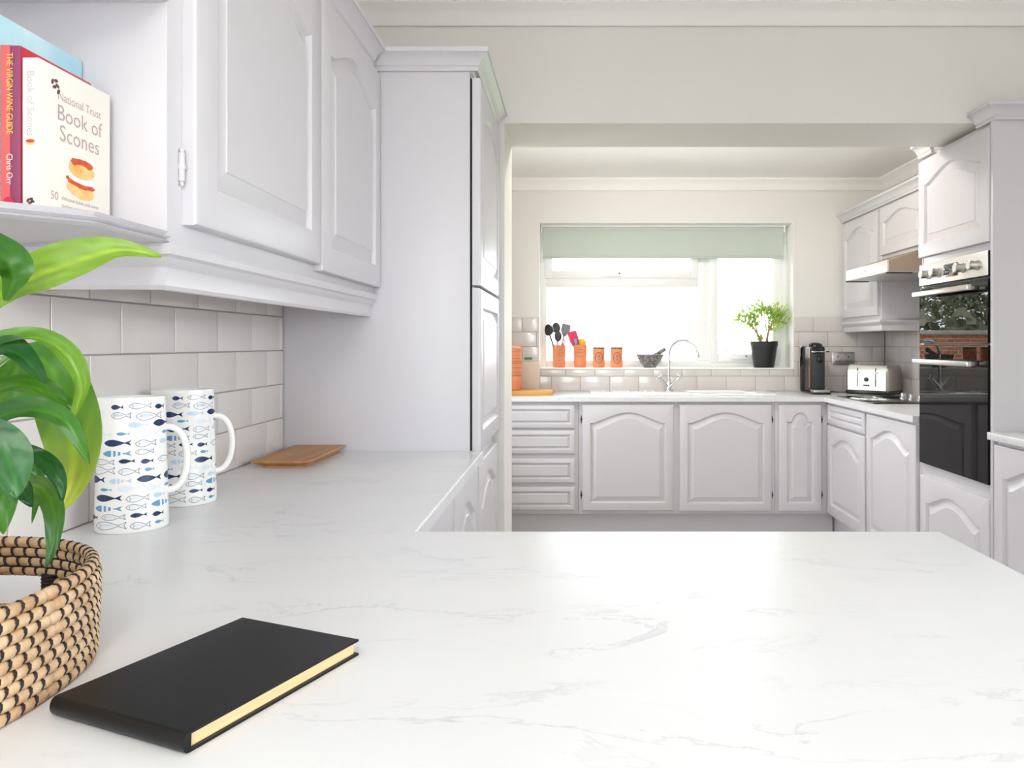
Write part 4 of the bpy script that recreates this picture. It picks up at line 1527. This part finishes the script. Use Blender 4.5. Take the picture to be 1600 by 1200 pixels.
# black notebook
th = math.atan2(.194, .083)
t = thing('notebook', 'closed black hardback notebook with cream page edges in the foreground', 'notebook', (-.310, .6126, WT), th)
pr = [(.211, 0), (.002, 0)]
for k in range(9):
    a = -PI / 2 - PI * k / 8
    pr.append((.002 + .0065 * math.cos(a), .0085 + .0085 * math.sin(a)))
pr += [(.211, .017), (.2118, .0158), (.2110, .0146), (.004, .0146), (.0035, .0025), (.211, .0025), (.2118, .0012)]
MB().prism(pr, 'y', 0, .164).build('cover', 'leather', t, local=True, smooth=35)
MB().box(.004, .0035, .0026, .2075, .1605, .0145).build('page_block', 'pages', t, local=True, smooth=0)
MB().box(.0035, .0005, .0148, .0042, .0034, .0168).build('head_band', 'leather', t, local=True, smooth=0)

# coiled seagrass basket
BX, BY = -.681, .702
t = thing('basket', 'round coiled seagrass basket with dark stitching and cut-out handle', 'basket', (BX, BY, WT))
NSEG, SUB, RC = 80, 8, .0063
def sup(a, s):
    n_ = 2.35
    c_, s_ = math.cos(a), math.sin(a)
    return (BX + .194 * s * math.copysign(abs(c_) ** (2 / n_), c_), BY + .198 * s * math.copysign(abs(s_) ** (2 / n_), s_))
# arc-length table so that the stitches are evenly spaced
tab = [0.0]; TN = 720
for k in range(1, TN + 1):
    p, q = sup(2 * PI * (k - 1) / TN, 1), sup(2 * PI * k / TN, 1)
    tab.append(tab[-1] + math.hypot(p[0] - q[0], p[1] - q[1]))
def ang_at(f):
    u = (f % 1.0) * tab[-1]
    lo, hi = 0, TN
    while hi - lo > 1:
        mid = (lo + hi) // 2
        if tab[mid] <= u: lo = mid
        else: hi = mid
    return 2 * PI * (lo + (u - tab[lo]) / max(1e-9, tab[hi] - tab[lo])) / TN
rnd = random.Random(2)
for k in range(9):
    z = WT + .0064 + k * .0113
    s = .985 + .015 * min(1.0, k / 5) - (.012 if k == 8 else 0)
    off = (k % 2) * .5 / NSEG + rnd.uniform(0, .2) / NSEG
    gap = k in (2, 3, 4)
    path, rad_, st = [], [], MB()
    # the cut-out handle sits in the far side (angle 90 degrees): fraction 0.25 of the way round
    segs = range(NSEG)
    for i in segs:
        f0 = i / NSEG + off
        for j in range(SUB):
            f = f0 + j / SUB / NSEG
            a = ang_at(f)
            x, y = sup(a, s)
            e = abs(j / SUB - .0)
            e = min(e, 1 - e)
            path.append(((f - .25) % 1.0, (x, y, z), RC * (.66 + .38 * min(1.0, e / .26) ** .6), j == 0))
    if gap:
        path = [p for p in path if .058 < p[0] < .942]
        path.sort(key=lambda p: p[0])
    m = MB().tube([p[1] for p in path], [p[2] for p in path], 8, closed=not gap)
    co = m.build('coil', 'straw', t, smooth=60)
    for i, p in enumerate(path):
        if p[3] and 0 < i < len(path) - 1:
            a0, a1 = Vector(path[i - 1][1]), Vector(path[i + 1][1])
            d = (a1 - a0).normalized()
            sd = Vector((d.y, -d.x, 0))
            c_ = Vector(p[1])
            st.tube([c_ + (sd * math.cos(q) + Vector((0, 0, 1)) * math.sin(q)) * RC * .80 + d * .0022 * math.sin(q) for q in [2 * PI * w_ / 10 for w_ in range(10)]], .0015, 5, closed=True)
    tag(st.build('stitching', 'stitch_and_shade', co, smooth=60), kind='stuff')
m = MB()
for f in (.25 - .058, .25 + .058):
    x, y = sup(ang_at(f), .99)
    for k in range(10):
        z = WT + .0064 + 1.6 * .0113 + k * .0040
        m.tube([(x + .0085 * math.cos(q), y + .0085 * math.sin(q), z) for q in [2 * PI * w_ / 12 for w_ in range(12)]], .0022, 6, closed=True)
    m.box(x - .007, y - .007, WT + .022, x + .007, y + .007, WT + .062)
m.build('handle_binding', 'stitch_and_shade', t, smooth=50)
for k in range(8):      # dark rings painting shade into the gaps between the coils
    if k in (1, 2, 3, 4): continue
    z = WT + .0064 + (k + .5) * .0113
    MB().tube([(*sup(ang_at(q / 120), .988), z) for q in range(120)], .0022, 6, closed=True).build('coil_gap_shade', 'stitch_and_shade', t)
m = MB()
NB_ = 48
m.prism([sup(2 * PI * k / NB_, .95) for k in range(NB_)], 'z', WT + .0005, WT + .004)
m.build('bottom', 'straw', t, smooth=0)

# peace lily standing in the basket
t = thing('potted_lily', 'leafy green peace lily standing in the seagrass basket', 'plant', (-.70, .68, WT + .005))
MB().lathe([(.075, 0), (.078, .003), (.100, .105), (.105, .107), (.106, .122), (.100, .124), (.094, .100), (.001, .098)], (-.715, .675, WT + .0042), 32).build('pot', 'pot_black', t)
MB().lathe([(.093, 0), (.05, .006), (.001, .008)], (-.715, .675, WT + .0985), 24).build('soil', 'soil', t)
def leaf(pts, hw, nrm, c0, c1, fold=.25, stem_from=None, tip=.0):
    """pts: midrib (px, py, depth); hw: half width; nrm: rough direction the upper face looks"""
    P3 = [P(*p) for p in pts]
    # smooth Catmull-Rom resampling
    N_ = 18
    out = []
    n = len(P3)
    for i in range(N_ + 1):
        u = i / N_ * (n - 1)
        k = min(int(u), n - 2); f = u - k
        p0, p1, p2, p3 = P3[max(k - 1, 0)], P3[k], P3[k + 1], P3[min(k + 2, n - 1)]
        out.append(.5 * ((2 * p1) + (p2 - p0) * f + (2 * p0 - 5 * p1 + 4 * p2 - p3) * f * f + (3 * p1 - p0 - 3 * p2 + p3) * f ** 3))
    nv = Vector(nrm).normalized()
    m = MB(); m.cols = []
    rows = []
    ph = rnd.uniform(0, 6)
    for i, q in enumerate(out):
        tt = i / N_
        d = (out[min(i + 1, N_)] - out[max(i - 1, 0)]).normalized()
        sd = d.cross(nv)
        if sd.length < .05: sd = d.orthogonal()
        sd.normalize()
        nn = sd.cross(d)
        wv = hw * (math.sin(PI * min(1, tt * .98 + .01)) ** .7 * (1 - .55 * tt ** 3)) + .0012 * (1 - tt)
        row = []
        for j in range(9):
            e = (j - 4) / 4
            wav = .0022 * math.sin(ph + tt * 11 + e * 2) * abs(e)
            row.append(q + sd * wv * e + nn * (fold * wv * abs(e) ** 1.3 - .25 * fold * hw + wav))
            g = rnd.uniform(.93, 1.07)
            b = max(0.0, min(1.0, (tt - tip) / max(.01, 1 - tip)))
            cc = [c0[x] * (1 - b) + c1[x] * b for x in range(3)]
            if j == 4: cc = [min(255, cc[0] * 1.18), min(255, cc[1] * 1.12), cc[2]]
            if j % 2: g *= .95
            m.cols.append(L3([x * g for x in cc]))
        rows.append(row)
    m.grid(rows)
    lf = m.build('leaf', 'leaf', t, smooth=80, fix=False)
    if stem_from:
        s0 = Vector(stem_from); s1 = out[0]
        mid = s0.lerp(s1, .5) + Vector((0, 0, .03))
        MB().tube([s0, mid, s1, out[2]], [.0035, .003, .0024, .001], 8).build('leaf_stalk', pbr('leaf_stalk_green', (98, 140, 58), .45) if 'stalk' not in M else M['stalk'], lf)
M['stalk'] = pbr('leaf_stalk_green', (98, 140, 58), .45)
base = (-.715, .675, WT + .10)
G, GD, GL, GY = (72, 128, 30), (34, 88, 34), (134, 172, 58), (190, 192, 66)
cam_n = (.55, -.75, .25)
leaf([(-70, 520, .70), (0, 458, .72), (60, 428, .74), (130, 403, .75), (190, 389, .76), (252, 399, .77)], .022, (.30, -.85, .35), GL, GL, .35, base)                 # long top leaf
leaf([(-60, 440, .80), (10, 420, .80), (50, 402, .80), (104, 398, .80)], .010, (.2, -.4, 1), G, GL, .2, base)                                       # small one behind it
leaf([(-80, 380, .68), (-30, 385, .68), (5, 400, .69), (22, 428, .70), (8, 470, .71)], .022, (.4, -.6, .6), GD, G, .2, base)                        # curled at the edge
leaf([(-60, 560, .70), (0, 533, .71), (60, 527, .72), (105, 555, .73), (128, 605, .74), (109, 660, .74)], .012, (.5, -.6, .9), G, GL, .5, base)     # narrow arching leaf
leaf([(20, 552, .80), (72, 566, .80), (98, 620, .80), (114, 690, .80), (110, 755, .79), (90, 803, .78)], .030, cam_n, G, GY, .12, base, .35)  # big drooping leaf
leaf([(-70, 575, .70), (0, 546, .70), (36, 558, .70), (72, 598, .69)], .015, (.5, -.5, .7), GD, GD, .3, base)
leaf([(-60, 640, .72), (0, 606, .72), (50, 604, .73), (100, 632, .74), (138, 690, .76)], .014, (.4, -.55, .8), G, G, .3, base)
leaf([(-70, 690, .69), (0, 650, .69), (55, 640, .69), (105, 660, .70), (140, 725, .71)], .014, (.4, -.6, .7), GD, G, .3, base)
leaf([(-50, 660, .64), (-15, 680, .64), (10, 710, .64), (22, 745, .64), (26, 778, .64)], .019, cam_n, GD, (60, 120, 60), .2, base)
leaf([(-20, 690, .70), (35, 706, .70), (70, 720, .70), (92, 750, .69), (98, 788, .69)], .009, (.5, -.6, .6), GD, GD, .3, base)
leaf([(0, 770, .73), (40, 757, .73), (68, 765, .73), (84, 800, .72), (82, 850, .71), (72, 888, .70)], .010, cam_n, (120, 160, 40), GD, .3, base)
leaf([(20, 700, .74), (48, 720, .74), (60, 755, .74), (50, 818, .74)], .006, cam_n, GD, G, .3, base)
leaf([(-30, 740, .66), (0, 760, .66), (6, 795, .66), (4, 835, .66)], .011, cam_n, GD, G, .3, base)
leaf([(-20, 640, .83), (10, 610, .83), (25, 580, .83), (30, 552, .83)], .020, cam_n, (90, 140, 50), G, .15, base)
leaf([(10, 735, .70), (28, 755, .70), (40, 775, .70), (50, 792, .70)], .008, cam_n, GD, GD, .3, base)

# ================================================================== the garden beyond the window
struct('ground', MB().box(-40, 9.0, -.3, 40, 60, -.2), 'lawn')
struct('ground_bounce', MB().box(-40, -40, -.35, 40, 9.0, -.2), 'bounce_ground')  # unseen pale ground added to bounce daylight onto the ceiling
t = thing('garden_wall', 'low brick garden wall outside, mirrored in the upper oven glass', 'wall', (-5, 11, -.2))
MB().box(-14, 10.9, -.2, -1.1, 11.1, 1.36).build('brickwork', 'brick', t, smooth=0)
MB().box(-14.02, 10.86, 1.361, -1.08, 11.14, 1.42, .01).build('coping', 'grout', t)
for x in (-3.05, -3.55):
    t = thing('garden_post', 'pale post before the brick wall, ' + ('nearer the house side' if x > -3.2 else 'farther along the wall'), 'post', (x, 10.5, -.2), group='pale posts by the garden wall')
    MB().lathe([(.09, 0), (.08, 1.75), (.05, 1.87), (.05, 2.0), (.02, 2.05)], (x, 10.5, -.2), 14).build('post', 'cream', t)
def tree(x, y, h, r, label, n, seed, density=.075):
    rr = random.Random(seed)
    t = thing('garden_tree', label, 'tree', (x, y, -.2), group='garden trees')
    MB().tube([(x, y, -.2), (x + .05, y, h * .3), (x - .08, y, h * .6), (x, y, h * .85)], [.2, .16, .11, .04], 10).build('trunk', 'bark', t)
    m = MB()
    for k in range(n):
        v = Vector((rr.gauss(0, 1), rr.gauss(0, 1), rr.gauss(0, 1))).normalized() * r * rr.uniform(.15, 1) ** .5
        c_ = Vector((x, y, h * .72)) + Vector((v.x, v.y, v.z * 1.1))
        a_ = Vector((rr.gauss(0, 1), rr.gauss(0, 1), rr.gauss(0, 1))).normalized()
        b_ = a_.orthogonal().normalized()
        s_ = rr.uniform(.5, 1) * density
        m.add([c_ - a_ * s_, c_ + b_ * s_ * .5, c_ + a_ * s_, c_ - b_ * s_ * .5], [(0, 1, 2, 3)])
    tag(m.build('foliage', 'foliage', t, smooth=0, fix=False), kind='stuff')
tree(-4.9, 14.6, 3.5, 1.25, 'leafy tree with dark trunk outside, mirrored in the oven glass', 5200, 1)
tree(-7.6, 14.5, 4.2, 1.6, 'taller leafy tree farther along the garden wall', 5200, 2)
tree(-5.6, 19.5, 4.0, 1.6, 'leafy tree well behind the garden wall', 5200, 3)
def hedge(label, x0, x1, y, z1, seed, mt='hedge'):
    rr = random.Random(seed)
    t = thing('hedge', label, 'hedge', ((x0 + x1) / 2, y, -.2))
    m = MB()
    for k in range(int((x1 - x0) * 420)):
        c_ = Vector((rr.uniform(x0, x1), y + rr.uniform(-.4, .4), rr.uniform(-.2, z1) + .12 * math.sin(k)))
        a_ = Vector((rr.gauss(0, 1), rr.gauss(0, 1), rr.gauss(0, 1))).normalized()
        b_ = a_.orthogonal().normalized()
        s_ = rr.uniform(.08, .16)
        m.add([c_ - a_ * s_, c_ + b_ * s_ * .6, c_ + a_ * s_, c_ - b_ * s_ * .6], [(0, 1, 2, 3)])
    tag(m.build('foliage', mt, t, smooth=0, fix=False), kind='stuff')
hedge('pale green hedge faintly seen through the casement by the succulent', 3.6, 5.4, 20, 1.25, 7)
hedge('dense green hedge behind the brick garden wall', -9.0, -1.4, 12.2, 1.62, 8, 'foliage')
